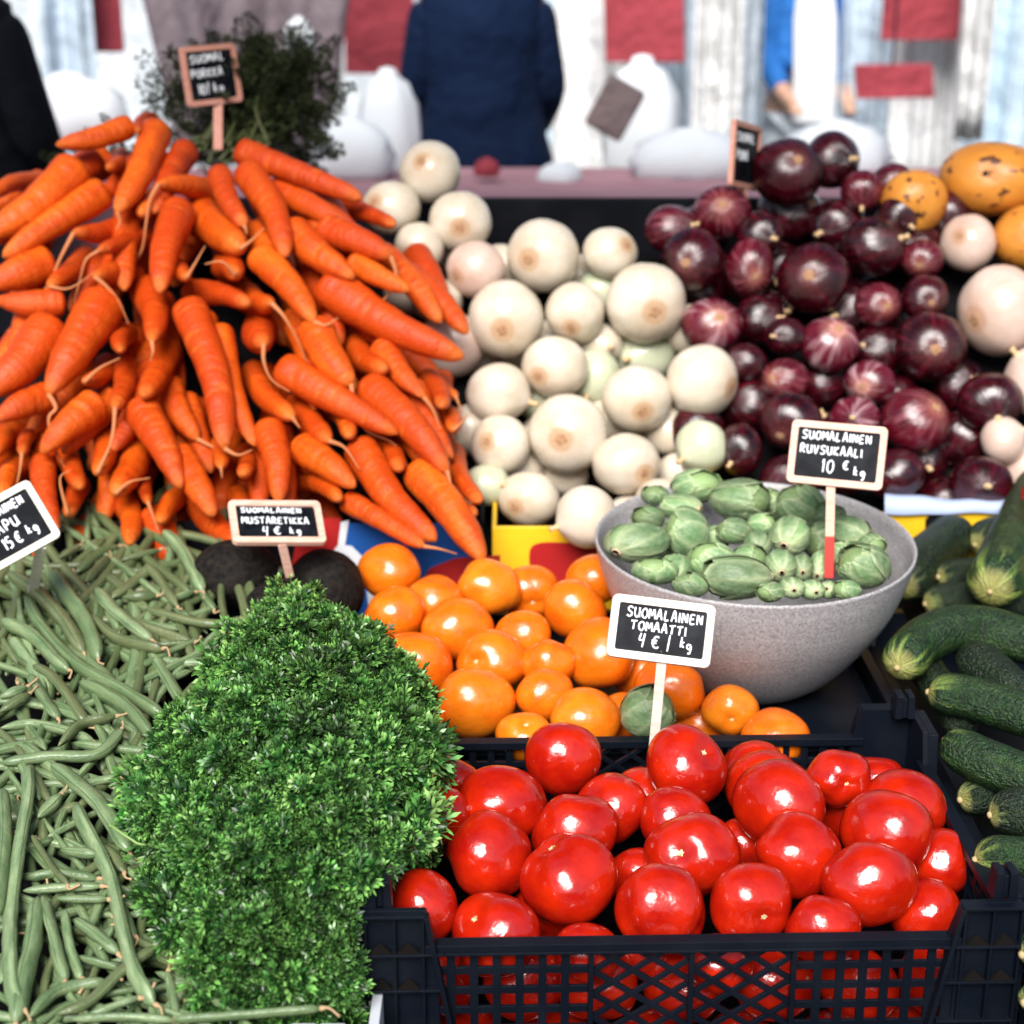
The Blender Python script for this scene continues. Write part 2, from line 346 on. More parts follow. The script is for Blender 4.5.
# ------------------------------------------------------------------ round vegetables
def blob(name, px, py, rx, ry, pl, m, pile, stem=None, shape=None, res=(30,20), depth=.95, s0=0, push=0, D=None, minD=None):
    p = hit(px, py, pl) if D is None else atD(px, py, D)
    z = zd(p); r = (rx+ry)/2*z/F; d = nrm(p-CAM)
    sh = pile.place([p], [r], d, s0) if pile is not None else s0
    p = p+d*sh
    while minD and p[1]-r*.97 < minD+.026*(p[0]-.166): p = p+d*.003
    z = zd(p); k = z/F; R, Fd, U = frame(p)
    if stem is not None:
        sx, sy = (stem[0]-px)/rx, (stem[1]-py)/ry; q = min(.97, math.hypot(sx, sy)); 
        if math.hypot(sx, sy) > .97: sx *= .97/math.hypot(sx, sy); sy *= .97/math.hypot(sx, sy)
        ax = np.array([sx, -math.sqrt(max(0, 1-sx*sx-sy*sy)), -sy])
    else:
        ax = nrm(np.array([random.uniform(-1,1), random.uniform(.25,1), random.uniform(-.6,.9)]))
    Rm = rot_to(ax); V0, Fc = usphere(*res)
    V = shape(V0) if shape else V0
    ext = V @ Rm.T; sx = np.abs(ext[:,0]).max(); sz = np.abs(ext[:,2]).max()
    sc = np.array([rx*k/sx, depth*(rx+ry)/2*k/np.abs(ext[:,1]).max(), ry*k/sz])
    tf = lambda A: p + ((A @ Rm.T)*sc) @ np.array([R, Fd, U])
    o = obj(name, tf(V), Fc, m, attrs={'loc0': V0}, origin=p)
    return o, tf
def tomato_shape():
    n = random.choice([3,4,5]); a = random.uniform(.015,.05); ph = random.uniform(0,6.28); el = random.uniform(-.05,.06); sk = random.uniform(-.06,.06); fl = random.uniform(0,6.28)
    def f(V):
        th = np.arccos(np.clip(V[:,2],-1,1)); lon = np.arctan2(V[:,1],V[:,0])
        r = 1 + a*np.cos(n*lon+ph)*np.sin(th)**1.5*(1+.8*np.cos(th)) - .17*np.exp(-(th/.30)**2) - .05*np.exp(-((math.pi-th)/.3)**2) + el*np.sin(th)**2*np.cos(2*lon+fl)
        W = V*r[:,None]; W[:,2] *= .88; W[:,0] += sk*W[:,2]; return W
    return f
def onion_shape(sq=.93):
    def f(V):
        th = np.arccos(np.clip(V[:,2],-1,1)); lon = np.arctan2(V[:,1],V[:,0])
        r = 1 + .010*np.cos(5*lon+1)*np.sin(th) + .006*np.cos(9*lon)*np.sin(th) + .10*np.exp(-((math.pi-th)/.28)**2) - .03*np.exp(-(th/.22)**2)
        W = V*r[:,None]; W[:,2] *= sq; return W
    return f
def cap_disc(tf, shape, rad, mt, name, parent, lift=1.0, rough=.12, n=14, rings=4, th0=0):
    V = []; f = []
    for j in range(rings):
        th = rad*(j+.35)/rings
        for i in range(n):
            a = 2*math.pi*i/n; w = 1+rough*math.sin(5*a+1)*(j/rings)
            V.append((math.sin(th*w)*math.cos(a), math.sin(th*w)*math.sin(a), math.cos(th*w)))
    V = np.array(V); V0 = V.copy(); W = shape(V)*lift; 
    jit = 1 + .012*rng.standard_normal(len(V)); W = W*jit[:,None]
    W[(rings-1)*n:] *= .985/lift
    f = [tuple(reversed(x)) for x in grid_faces(n, rings)]; f.append(tuple(range(n)))
    return obj(name, tf(W), f, mt, parent, attrs={'loc0': V0*3})

def whole(L, mn, asp=.88):
    out = []
    for a in L:
        a = list(a); px, py, rx, ry = a[:4]; r2 = max(rx, mn) if rx < mn else rx; y2 = max(ry, asp*r2); a[1] = py-ry+y2; a[2] = r2; a[3] = y2; out.append(tuple(a))
    return out
PT = (1.38, .741, .133); PO = (1.80, .742, .23); P2 = (2.30, .823, .955); PC = (2.07, .82, .93); PS = (1.84, .885, .12); PK = (1.45, .75, .10); PB = (1.20, .75, .10)
# red tomatoes -----------------------------------------------------
red = [(569,879,50,46,(546,842)),(869,884,48,43,None),(661,908,47,45,(662,950)),(751,903,41,40,(768,919)),(490,855,43,45,None),(799,856,44,44,None),(692,852,49,40,(677,853)),
 (886,831,46,41,None),(778,804,47,45,None),(424,905,33,37,None),(495,934,46,43,(468,915)),(575,828,44,34,None),(686,766,41,42,(709,748)),(563,759,39,38,None),(503,798,45,34,None),
 (611,808,38,36,None),(765,787,41,37,None),(675,818,37,32,None),(940,862,31,34,None),(839,778,34,30,(850,784)),(905,806,42,37,None),(752,774,34,34,None),(925,912,36,34,None),(823,930,38,34,None),
 (465,832,28,30,None),(446,777,26,22,(450,790)),(850,812,28,26,None),(638,872,28,24,None),(588,948,34,26,None),(440,806,22,20,None),(645,785,24,18,None),(876,770,20,14,None),(745,842,26,24,None),(545,905,24,24,None),(650,940,26,20,None),(720,960,34,26,None)]
pr = Pile(.14, .16); its = []
def tomato(px,py,rx,ry,stem,pl,m,pile,kind,D=None,res=(40,28)):
    shp = tomato_shape(); o, tf = blob(kind, px,py,rx,ry,pl,m,pile,stem,shp,res,.93,D=D,minD=1.320 if pl is PT else None)
    if stem is not None: cap_disc(tf, shp, .12, M['scar'], 'stem_scar', o, 1.012, .35)
    return o
red = whole(red, 34)
for a in red:
    o = tomato(*a, PT, M['tomato'], pr, 'tomato'); its.append(dict(o=o, x=a[0], y=a[1], look=' with pale scar' if a[4] else ''))
row_labels(its, 6, 'glossy red tomato', 'in front crate', 'red tomatoes in the front crate', 'tomato')
for row, py in enumerate((985, 1046)):
    xs = [437, 520, 603, 688, 772, 856, 936] if row == 0 else [470, 560, 650, 740, 830, 915]
    for k, x in enumerate(xs):
        x += random.uniform(-6,6)
        o = tomato(x, py+random.uniform(-5,5), 41, 38, (x+random.uniform(-25,25), py+random.uniform(-25,25)) if random.random() < .5 else None, PT, M['tomato'], None, 'tomato', D=1.372+.012*row)
        tag(o, f"red tomato behind front lattice, {ORD[k]} from left, {'upper' if row == 0 else 'lower'} lattice row", 'tomato', 'red tomatoes behind the crate lattice')
# orange tomatoes --------------------------------------------------
org = [(475,701,41,34,None,1),(600,653,38,37,None,0),(415,666,38,34,(410,676),0),(586,717,36,30,None,1),(490,587,33,29,None,1),(458,625,37,28,None,0),(492,660,36,31,(472,662),0),
 (574,610,33,31,None,0),(389,567,32,24,None,0),(395,617,32,31,None,0),(669,686,36,28,None,0),(730,710,27,26,(733,722),1),(775,731,35,24,None,0),(697,722,30,24,None,0),(523,634,27,24,None,0),(545,695,30,27,None,0),
 (418,718,25,24,None,0),(530,592,25,27,(534,606),0),(548,658,24,19,None,0),(436,594,24,20,None,0),(524,731,26,20,(527,722),1),(594,577,21,23,None,0),(622,714,22,22,None,0),(640,668,22,20,None,0)]
po = Pile(.14, .14); its = []
org = whole(org, 29)
for a in org:
    o = tomato(*a[:5], PO, M['yellow_tomato' if a[5] else 'orange_tomato'], po, 'tomato'); its.append(dict(o=o, x=a[0], y=a[1], look=' with stem scar' if a[4] else '', what='amber yellow tomato' if a[5] else 'orange tomato'))
row_labels(its, 6, 'orange tomato', 'of orange tomatoes', 'orange tomatoes in the middle crate', 'tomato')
# white onions -----------------------------------------------------
won = [(646,303,41,41,(656,313),0),(568,434,40,40,(560,440),0),(506,320,38,40,(502,331),0),(543,256,37,37,(527,260),0),(430,172,31,31,(421,161),0),(460,222,32,31,(460,228),0),(637,399,36,34,(644,413),0),
 (702,381,36,37,(733,388),0),(575,313,30,31,(571,329),0),(391,208,30,27,(373,201),0),(419,248,25,26,(405,257),0),(610,253,28,26,(628,244),0),(555,367,34,31,(537,377),0),(626,464,34,31,(646,474),0),(500,445,30,31,(486,441),0),
 (529,499,31,28,(514,508),0),(587,517,31,32,None,0),(498,393,33,30,None,0),(451,345,35,33,None,1),(476,270,30,29,(455,277),1),(437,300,26,22,None,0),(643,350,33,24,None,2),(596,377,25,28,None,2),(667,430,25,26,None,0),(702,447,27,27,None,2),
 (681,474,25,22,None,0),(565,474,24,20,None,0),(600,337,18,14,None,0),(487,482,18,18,None,2),(610,420,26,24,None,0),(540,400,22,22,None,2),(520,350,22,20,None,0),(600,290,20,20,None,2),(660,500,26,22,None,0)]
pw = Pile(.13, .2); its = []; wdeep = [(410,290),(470,430),(520,470),(545,345),(600,430),(650,440),(690,330),(580,280),(480,360),(630,520),(460,250),(545,440),(610,380),(500,270),(520,300),(610,300)]
def onion(px,py,rx,ry,root,pl,m,pile,kind,sq=.93,s0=0,D=None,neck=True):
    shp = onion_shape(sq); o, tf = blob(kind, px,py,rx,ry,pl,m,pile,root,shp,(32,22),.97,s0=s0,D=D)
    if root is not None: cap_disc(tf, shp, .21, M['plate'], 'root_plate', o, 1.015, .2)
    if root is None:
        k = []
        for j, (rr, zz) in enumerate(((.16,-1.0),(.09,-1.13),(.07,-1.25),(.11,-1.36))):
            for i in range(8): a = i*math.pi/4; k.append((rr*math.cos(a)*(1+.2*math.sin(3*a+j)), rr*math.sin(a), zz*sq))
        obj('neck', tf(np.array(k)), [tuple(x) for x in grid_faces(8,4)]+[tuple(range(24,32))], M['papery'], o, attrs={'loc0': np.array(k)})
    return o
won = whole(won, 24)
for a in won:
    o = onion(*a[:5], P2, M[['white_onion','pale_onion','green_onion'][a[5]]], pw, 'onion', D=2.17 if a[0] == 587 else None); its.append(dict(o=o, x=a[0], y=a[1], look=' with tan root' if a[4] else '', what=['creamy white onion','pinkish white onion','greenish white onion'][a[5]]))
for x_, y_ in wdeep: tag(onion(x_, y_, 27, 26, None, P2, M['white_onion'], pw, 'onion', s0=.05), 'white onion deep in the pile, nearly hidden behind other white onions', 'onion', 'white onions deep in the pile')
row_labels(its, 7, 'white onion', 'of white onions', 'white onions', 'onion')
# red onions -------------------------------------------------------
ron = [(788,172,36,34,(798,158),0),(832,160,28,29,None,0),(692,260,31,33,(685,263),0),(814,279,37,36,(808,275),0),(790,213,34,30,(812,200),0),(722,212,29,27,(722,204),1),(750,268,24,30,(757,277),1),(874,246,33,30,None,0),(930,347,37,36,(936,349),0),
 (830,345,30,28,(838,327),2),(915,421,35,33,(937,405),1),(878,305,24,23,(888,306),1),(712,322,31,24,(720,316),2),(672,230,28,25,None,1),(790,421,32,30,(780,438),0),(870,382,26,22,(862,388),2),(740,450,23,27,None,0),(990,402,33,30,None,0),(925,298,24,24,(933,303),0),
 (922,259,21,20,(919,266),1),(862,191,19,21,None,1),(785,377,25,19,(771,378),1),(855,416,25,20,None,2),(745,360,17,17,None,0),(785,335,19,18,None,0),(836,222,30,24,None,0),(981,482,32,26,None,0),(892,183,14,20,None,1),
 (895,474,30,26,None,0),(845,470,28,24,None,0),(750,405,28,28,None,0),(823,385,26,24,None,0),(878,350,28,26,None,0),(760,320,26,26,None,0),(962,440,30,30,None,0),(700,290,26,26,None,0),(850,310,28,28,None,0),(955,385,24,28,None,0),(900,215,22,22,None,0),(790,480,30,26,None,0),(760,235,24,24,None,0),(722,345,24,22,None,0),(945,500,30,24,None,0)]
pd = Pile(.14, .2); its = []
ron = whole(ron, 22)
for a in ron:
    o = onion(*a[:5], P2, M[['red_onion','bright_red_onion','peeled_onion'][a[5]]], pd, 'red_onion', .9); its.append(dict(o=o, x=a[0], y=a[1], look=' with tan root' if a[4] else '', what=['dark purple onion','bright magenta onion','pale streaked red onion'][a[5]]))
for k in range(34):
    y_ = random.uniform(215,490); x_ = random.uniform(max(660, 735-(y_-200)*.2 if y_ > 330 else 660), 950 if y_ < 330 else 985)
    tag(onion(x_, y_, 28, 27, None, P2, M['red_onion'], pd, 'red_onion', .9, s0=.05), 'dark red onion deep in the pile, nearly hidden behind other red onions', 'onion', 'red onions deep in the pile')
row_labels(its, 8, 'red onion', 'of red onions', 'red onions', 'onion')
# swedes and pale onions at the right -------------------------------
pq = Pile(.1, .2)
for i, (px,py,rx,ry,lb) in enumerate([(992,179,53,38,'largest orange brown swede with dark pits, on top of the right heap'),(914,203,33,34,'small round orange swede beside the red onions'),(1030,238,38,33,'orange swede cut by right edge, below the largest swede')]):
    def sw(V, s=.84):
        th = np.arccos(np.clip(V[:,2],-1,1)); lon = np.arctan2(V[:,1],V[:,0]); W = V*(1+.02*np.cos(3*lon)*np.sin(th)-.08*np.exp(-(th/.3)**2))[:,None]; W[:,2] *= s; return W
    o, tf = blob('swede', px,py,rx,ry,P2,M['swede'],pq,(px+(-8,6,0)[i],py+(-6,14,0)[i]),sw,(32,22)); cap_disc(tf, sw, .14, M['beet'], 'crown_scar', o, 1.01, .5); tag(o, lb, 'swede', 'orange swedes at the right')
for a, lb in [((968,243,28,29,(958,236)),'small pale pinkish onion under the swedes'),((1000,311,42,46,(975,322)),'largest pale pinkish onion at the right edge'),((1036,380,32,36,None),'pale onion cut by the right edge below the largest'),((1003,440,22,24,None),'small pale onion half hidden beside dark red onion'),((1026,472,30,32,None),'lowest pale pinkish onion at the right edge')]:
    tag(onion(*a, P2, M['pale_onion'], pq, 'onion'), lb, 'onion', 'pale onions at the right')
# dark roots behind the parsley --------------------------------------
for px,py,rx,ry,lb in [(236,575,46,36,'matt black round root vegetable left of the small sign stick'),(325,590,40,42,'matt black round root vegetable right of the small sign stick'),(283,612,40,34,'matt black root vegetable low between two others above the parsley')]:
    o, tf = blob('black_radish', px,py,rx,ry,PO,M['beet'],None,None,onion_shape(.95),(28,20),D=2.03 if py < 600 else 1.95); tag(o, lb, 'root vegetable', 'black root vegetables')
# ------------------------------------------------------------------ carrots: tip, base, radius (all seen in the picture), tail path
car = [((117,213),(158,128),17,[(120,222),(116,230)]),((160,293),(180,208),19,None),((3,257),(105,190),17,None),((158,184),(206,192),14,[(150,200),(146,225),(141,252),(125,275)]),((241,249),(202,214),20,[(252,240),(264,228)]),
 ((286,257),(247,170),17,None),((354,278),(290,228),17,None),((315,323),(258,254),16,[(326,325),(338,318)]),((464,358),(322,283),22,None),((48,395),(105,298),25,[(56,408),(49,418),(52,440),(62,462),(72,482)]),
 ((225,450),(187,303),19,[(238,455),(252,450)]),((352,385),(314,325),20,[(355,408),(366,430),(395,445),(412,475)]),((181,488),(140,405),19,None),((-18,238),(80,166),22,None),((255,446),(218,328),16,None),
 ((436,541),(357,445),19,None),((484,561),(415,468),20,None),((448,472),(366,384),20,[(452,488)]),((152,342),(148,294),19,[(153,352),(150,362)]),((264,344),(262,330),19,[(264,362),(272,380),(290,392)]),
 ((392,257),(322,228),16,[(396,275),(388,295),(375,305)]),((363,199),(238,150),14,None),((346,226),(272,187),15,None),((94,277),(130,279),15,[(105,285),(118,300),(129,325)]),((98,251),(145,238),11,[(86,260),(80,280),(74,303)]),
 ((73,233),(126,222),13,[(62,255),(48,285),(33,303)]),((187,278),(172,268),12,[(196,262),(205,246)]),((236,275),(225,268),15,[(222,262),(205,264)]),((245,226),(218,172),13,[(247,234)]),((56,145),(132,125),13,None),
 ((272,303),(250,296),15,[(285,318),(300,345),(310,372)]),((250,304),(198,293),13,None),((144,397),(166,355),16,None),((115,408),(122,368),14,[(113,430),(105,462)]),((41,453),(98,402),19,None),
 ((-14,396),(52,322),24,None),((198,440),(166,380),16,[(215,448),(222,450)]),((121,351),(127,335),12,None),((-6,300),(66,302),15,None),((49,287),(82,258),12,[(70,288),(98,270)]),
 ((-16,286),(50,262),20,None),((293,418),(256,374),14,[(300,428)]),((329,441),(300,408),15,[(345,448),(360,470)]),((398,434),(281,366),18,None),((386,370),(355,343),15,None),((425,398),(380,345),15,[(434,412),(444,440)]),
 ((355,487),(298,446),17,None),((340,500),(302,482),13,None),((279,503),(267,424),17,None),((409,291),(352,262),13,None),((154,213),(188,148),15,None),((214,516),(177,453),17,None),((115,494),(134,448),17,[(130,482),(150,478)]),
 ((97,474),(103,432),14,[(112,440),(116,412)]),((160,522),(176,500),12,None),((130,544),(116,496),15,None),((81,488),(68,455),12,None),((74,543),(108,503),18,None),((57,533),(42,460),14,None),((425,547),(345,500),12,[(440,549),(457,554)]),
 ((480,502),(455,456),13,None),((443,407),(430,382),12,None),((454,430),(446,416),12,[(462,422),(468,414)]),((456,396),(446,380),10,[(462,412)]),((475,514),(464,498),11,None),((350,437),(328,408),12,None),((243,475),(245,455),11,None),((221,467),(214,448),10,[(222,478)]),
 ((84,382),(105,366),13,[(100,368),(120,358)]),((-6,420),(52,396),16,None),((22,453),(34,432),9,[(20,470),(15,492)]),((192,588),(150,512),17,None),((68,515),(78,488),12,[(60,480),(70,470)]),((-6,455),(20,432),15,None),((2,495),(22,468),13,None),
 ((243,545),(203,508),15,None),((38,562),(42,538),10,None),((148,502),(143,482),9,[(160,535)]),((-12,198),(32,184),11,None),((-6,240),(28,228),11,None),((109,168),(120,158),10,None),((138,132),(150,122),9,None),
 ((322,230),(290,205),12,None),((395,225),(350,208),11,None),((228,380),(222,350),12,None),((312,470),(290,450),12,None),((400,470),(380,440),13,None),((262,535),(240,500),14,None),((310,530),(292,505),14,None),((20,545),(18,505),15,None),((170,575),(160,540),10,None),((22,212),(98,156),15,None),((62,196),(132,158),13,None),((98,200),(142,156),12,None),((40,180),(108,150),12,None),((-20,212),(50,178),14,None),((140,215),(170,165),13,None)]
nmain = len(car)
for k in range(105):                                    # carrots deeper in the heap
    px, py = random.uniform(-30,455), random.uniform(170,545)
    if py < 150+abs(px-190)*.30: py += 90
    if px > 380 and py < 300: continue
    if py < 235: continue
    if px > 330 and py > 500: px -= 90
    a = math.atan2(py-90, px-200)+random.uniform(-.45,.45); L = random.uniform(55,85)
    car.append(((px+math.cos(a)*20, py+math.sin(a)*20), (px-math.cos(a)*L, py-math.sin(a)*L), random.uniform(13,17), None))
pc = Pile(.26, .17); its = []
for ci, (tp, bs, rp, tail) in enumerate(car):
    def bulge(px, py): return -.05*math.exp(-((px-200)/170)**2)*math.exp(-((py-330)/150)**2)
    T = hit(tp[0], tp[1], PC); B = hit(bs[0], bs[1], PC); dT = nrm(T-CAM); dB = nrm(B-CAM)
    T = T+dT*(bulge(*tp)); B = B+dB*(bulge(*bs)+random.uniform(.035,.06))
    kk = zd(T)/F; r = rp*kk
    Lpx = math.hypot(tp[0]-bs[0], tp[1]-bs[1])
    if Lpx < 60: # end-on carrots run back into the heap
        dirn = nrm(B-T + 1e-6); B = T + dirn*np.linalg.norm(B-T) + dT*.085
        ext = nrm(B-T)*.03; B = B+ext
    mid = (T+B)/2; side = nrm(np.cross(B-T, dT)); mid = mid+side*np.linalg.norm(B-T)*random.uniform(-.055,.055) - dT*.008
    path = spline([B, mid, T], 26)
    tt = np.linspace(0,1,26); cum = np.concatenate([[0], np.cumsum(np.linalg.norm(np.diff(path,axis=0),axis=1))]); tl = cum/cum[-1]; Ln = cum[-1]
    taper = random.uniform(.34,.54)
    prof = r*1.04*(1-taper*tl**1.3)
    cl = np.minimum(1, tl*Ln/(r*.55)); prof = prof*np.sqrt(np.clip(1-(1-cl)**2, .03, 1))
    er = r*random.uniform(1.5,2.9); ce = np.minimum(1, (1-tl)*Ln/er); prof = prof*np.sqrt(np.clip(1-(1-ce)**2.2, .018, 1))
    prof *= 1+.022*np.sin(tl*Ln/r*3.1+ci)+.014*np.sin(tl*Ln/r*7+2*ci)
    ids = [2,6,10,14,18,22,24]
    sh = pc.place(path[ids], prof[ids], dT, 0 if ci < nmain else .05)
    path = path+dT*sh
    # denser rings at the tip
    V, Fc, L, tv = tube(path, prof, 18)
    c0 = V.mean(0); L = L*np.array([1,1,.5])
    V = V + (V-np.repeat(path,18,axis=0))*(.035*np.sin(L[:,0]*2+L[:,2]*1.3+ci)+.025*np.sin(L[:,1]*3-L[:,2]*.9))[:,None]
    o = obj('carrot', V, Fc, M['carrot'], attrs={'loc0': L, 'tip': tv})
    if tail:
        tp3 = path[-1]; pp = [tp3-nrm(path[-1]-path[-3])*.002]
        for q in tail:
            h = hit(q[0], q[1], PC); dh = nrm(h-CAM); pp.append(CAM+dh*(np.linalg.norm(tp3-CAM)-.004+random.uniform(-.004,.004)))
        nn = 7*len(pp); sp = spline(pp, nn); tr = (.0010+.0030*(1-np.linspace(0,1,nn))**1.6)*(1 if rp > 12 else .8)
        v2, f2, l2, _ = tube(sp, tr, 6); obj('root_tail', v2, f2, M['root'], o, attrs={'loc0': l2})
    if ci < nmain: its.append(dict(o=o, x=tp[0], y=tp[1], look=' with root tail' if tail else '', what=('stubby' if Lpx < 45 else 'thick' if rp >= 19 else 'slim' if rp <= 13 else 'orange')+' carrot'))
    else: tag(o, 'carrot lying deep in the heap, mostly hidden under other carrots', 'carrot', 'carrots deep in the heap')
row_labels(its, 10, 'carrot', 'of carrots', 'carrots in the heap', 'carrot')
# ------------------------------------------------------------------ cucumbers
cuc = [([(990,592),(1008,555),(1040,490)],29,'cuc','cucumber with pale striped tip pointing down, resting on top at the right'),
 ([(897,668),(925,640),(975,628),(1050,650)],24,'cuc','curved cucumber bending over a dark one, yellowish end at left'),
 ([(928,692),(980,700),(1060,728)],22,'cuc','long straight warty cucumber below the curved one'),
 ([(945,740),(985,762),(1060,790)],23,'cuc','cucumber with bold pale stripes beside the crate corner'),
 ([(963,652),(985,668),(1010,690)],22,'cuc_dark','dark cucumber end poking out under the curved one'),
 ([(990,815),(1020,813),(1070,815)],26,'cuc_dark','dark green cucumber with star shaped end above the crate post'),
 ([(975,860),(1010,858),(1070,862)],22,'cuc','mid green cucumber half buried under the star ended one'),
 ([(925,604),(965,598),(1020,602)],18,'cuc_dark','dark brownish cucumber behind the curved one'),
 ([(938,577),(970,572),(1010,578)],15,'cuc_dark','thin dark cucumber below the yellow box edge'),  # uses the darker skin material
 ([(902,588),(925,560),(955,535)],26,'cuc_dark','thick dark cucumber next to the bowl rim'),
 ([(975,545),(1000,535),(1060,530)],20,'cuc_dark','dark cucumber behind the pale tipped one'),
 ([(1010,905),(1030,900),(1080,900)],22,'cuc','green cucumber at the right edge beside the crate post'),
 ([(1022,955),(1040,950),(1080,950)],22,'cuc','green cucumber at right edge below the crate post top'),
 ([(1024,1003),(1040,1000),(1080,1000)],22,'cuc','lowest green cucumber in the bottom right corner'),
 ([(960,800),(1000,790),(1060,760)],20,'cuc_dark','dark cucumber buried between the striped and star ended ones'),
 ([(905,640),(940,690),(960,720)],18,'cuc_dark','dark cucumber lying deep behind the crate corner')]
pk = Pile(.16, .14)
for ci, (pts, rp, mk, lb) in enumerate(cuc):
    P = [hit(a, b, PK) for a, b in pts]; d = nrm(P[0]-CAM); r = rp*zd(P[0])/F
    if ci == 0: P = [p-nrm(p-CAM)*.03 for p in P]
    P[-1] = P[-1]+nrm(P[-1]-P[-2])*.03
    path = spline(P, 40); cum = np.concatenate([[0], np.cumsum(np.linalg.norm(np.diff(path,axis=0),axis=1))]); tl = cum/cum[-1]; Ln = cum[-1]
    prof = r*np.ones(40); e1 = np.minimum(1, tl*Ln/(r*1.25)); e2 = np.minimum(1, (1-tl)*Ln/(r*1.2)); prof = prof*np.sqrt(np.clip(1-(1-e1)**2.1,.012,1))*np.sqrt(np.clip(1-(1-e2)**2.1,.012,1))
    sh = pk.place(path[[2,8,15,22,30,37]], prof[[2,8,15,22,30,37]], d); path = path+d*sh
    V, Fc, L, tv = tube(path, prof, 28); L2 = L*np.array([1,1,1.0])
    V = V+(V-np.repeat(path,28,axis=0))*(.02*np.sin(np.arctan2(L[:,1],L[:,0])*5)+.02*np.sin(L[:,2]*2+ci))[:,None]
    o = obj('cucumber', V, Fc, M[mk], attrs={'loc0': L2, 'tip': 1-tv}); tag(o, lb, 'cucumber', 'cucumbers at the right')
    dv = nrm(path[0]-path[2]); v2, f2, l2, _ = tube([path[0]-dv*.003, path[0]+dv*.002, path[0]+dv*.003], np.array([.0045,.0035,.001]), 8); obj('blossom_end', v2, f2, M['blossom'], o, attrs={'loc0': l2})
# ------------------------------------------------------------------ beans
bean = [([(27,599),(41,624),(76,662),(122,688),(165,716)],8.5,0),([(8,573),(38,594),(64,622),(84,652)],9,1),([(51,571),(66,596),(84,622),(99,660)],8,0),([(74,802),(86,830),(109,873),(122,927),(135,977),(155,1005)],8.5,0),
 ([(27,764),(28,802),(20,848),(11,906),(10,954),(13,993),(25,1009)],8.5,0),([(51,764),(76,782),(102,810),(130,853)],8.5,0),([(0,764),(51,756),(97,754),(122,728)],7.5,0),([(97,589),(114,611),(152,642)],7.5,0),([(79,680),(109,695),(132,713),(152,738)],8.5,0),
 ([(58,746),(81,726),(117,718)],7.5,1),([(33,662),(51,677),(69,698),(86,720)],6.5,1),([(30,672),(41,690),(58,716)],7.5,0),([(3,787),(6,827),(4,866),(-3,916)],6.5,0),([(32,838),(51,863),(69,888)],4.5,1),([(64,795),(94,784),(122,779)],6.5,0),([(38,817),(48,805),(61,792)],8,0),
 ([(38,899),(33,942),(25,975),(15,1020)],9.5,0),([(43,896),(53,932),(66,980)],7.5,0),([(64,911),(70,947),(81,977)],5.5,0),([(23,876),(56,873),(99,878)],6.5,0),([(23,891),(61,886),(102,888)],6.5,0),([(30,1018),(51,993),(76,982),(107,980)],7.5,0),([(56,1013),(89,998),(122,972),(157,947)],7.5,1),
 ([(0,622),(33,639),(58,662),(69,672)],8,0),([(89,617),(119,637),(163,652)],7.5,1),([(112,599),(142,573),(152,572),(178,609)],5.5,1),([(163,533),(183,553),(203,589)],7,0),([(56,901),(109,900)],5.5,0),([(86,1015),(140,1000)],5.5,0),([(71,1021),(122,1016),(175,1018)],6.5,0),([(172,1022),(240,1017),(322,1012)],6,0),
 ([(74,919),(99,939),(119,955)],6.5,0),([(99,952),(112,927)],6.5,0),([(76,955),(119,965)],5.5,0),([(0,731),(30,723),(64,731),(95,741)],7.5,0),([(122,599),(157,596)],6.5,1),([(76,571),(102,550),(119,545)],7,1),([(86,583),(109,558)],6,1),([(0,700),(28,690)],7,0),([(0,715),(30,697)],8,1),([(120,560),(160,548)],6,1),
 ([(105,575),(125,590),(150,610)],6,1),([(40,640),(95,668),(130,705)],7,0),([(10,640),(50,690)],7,0),([(60,560),(80,545)],6,1),([(190,580),(215,610)],5,0),([(165,600),(195,590)],5,0),([(20,740),(60,772)],7,0),([(40,800),(20,760)],6,0),([(120,900),(135,940)],6,0),([(0,980),(15,940)],7,0),([(60,850),(100,858)],6,0),([(85,842),(110,850),(125,870)],6,1)]
nb = len(bean)
for k in range(245):
    px = random.uniform(-25,235); py = random.uniform(560,1045) if k % 4 else random.uniform(545,650)
    if px > 175 and py < 965 and k % 3: px -= 90
    a = random.uniform(0,6.28); L = random.uniform(48,104); c = random.uniform(-1.6,1.6)
    bean.append(([(px-math.cos(a)*L, py-math.sin(a)*L*.8), (px-math.sin(a)*c*14, py+math.cos(a)*c*14), (px+math.cos(a)*L, py+math.sin(a)*L*.8)], random.uniform(4.6,6.6), 1 if py < 640 and random.random() < .6 else int(random.random() < .25)))
pb = Pile(.36, .075); its = []
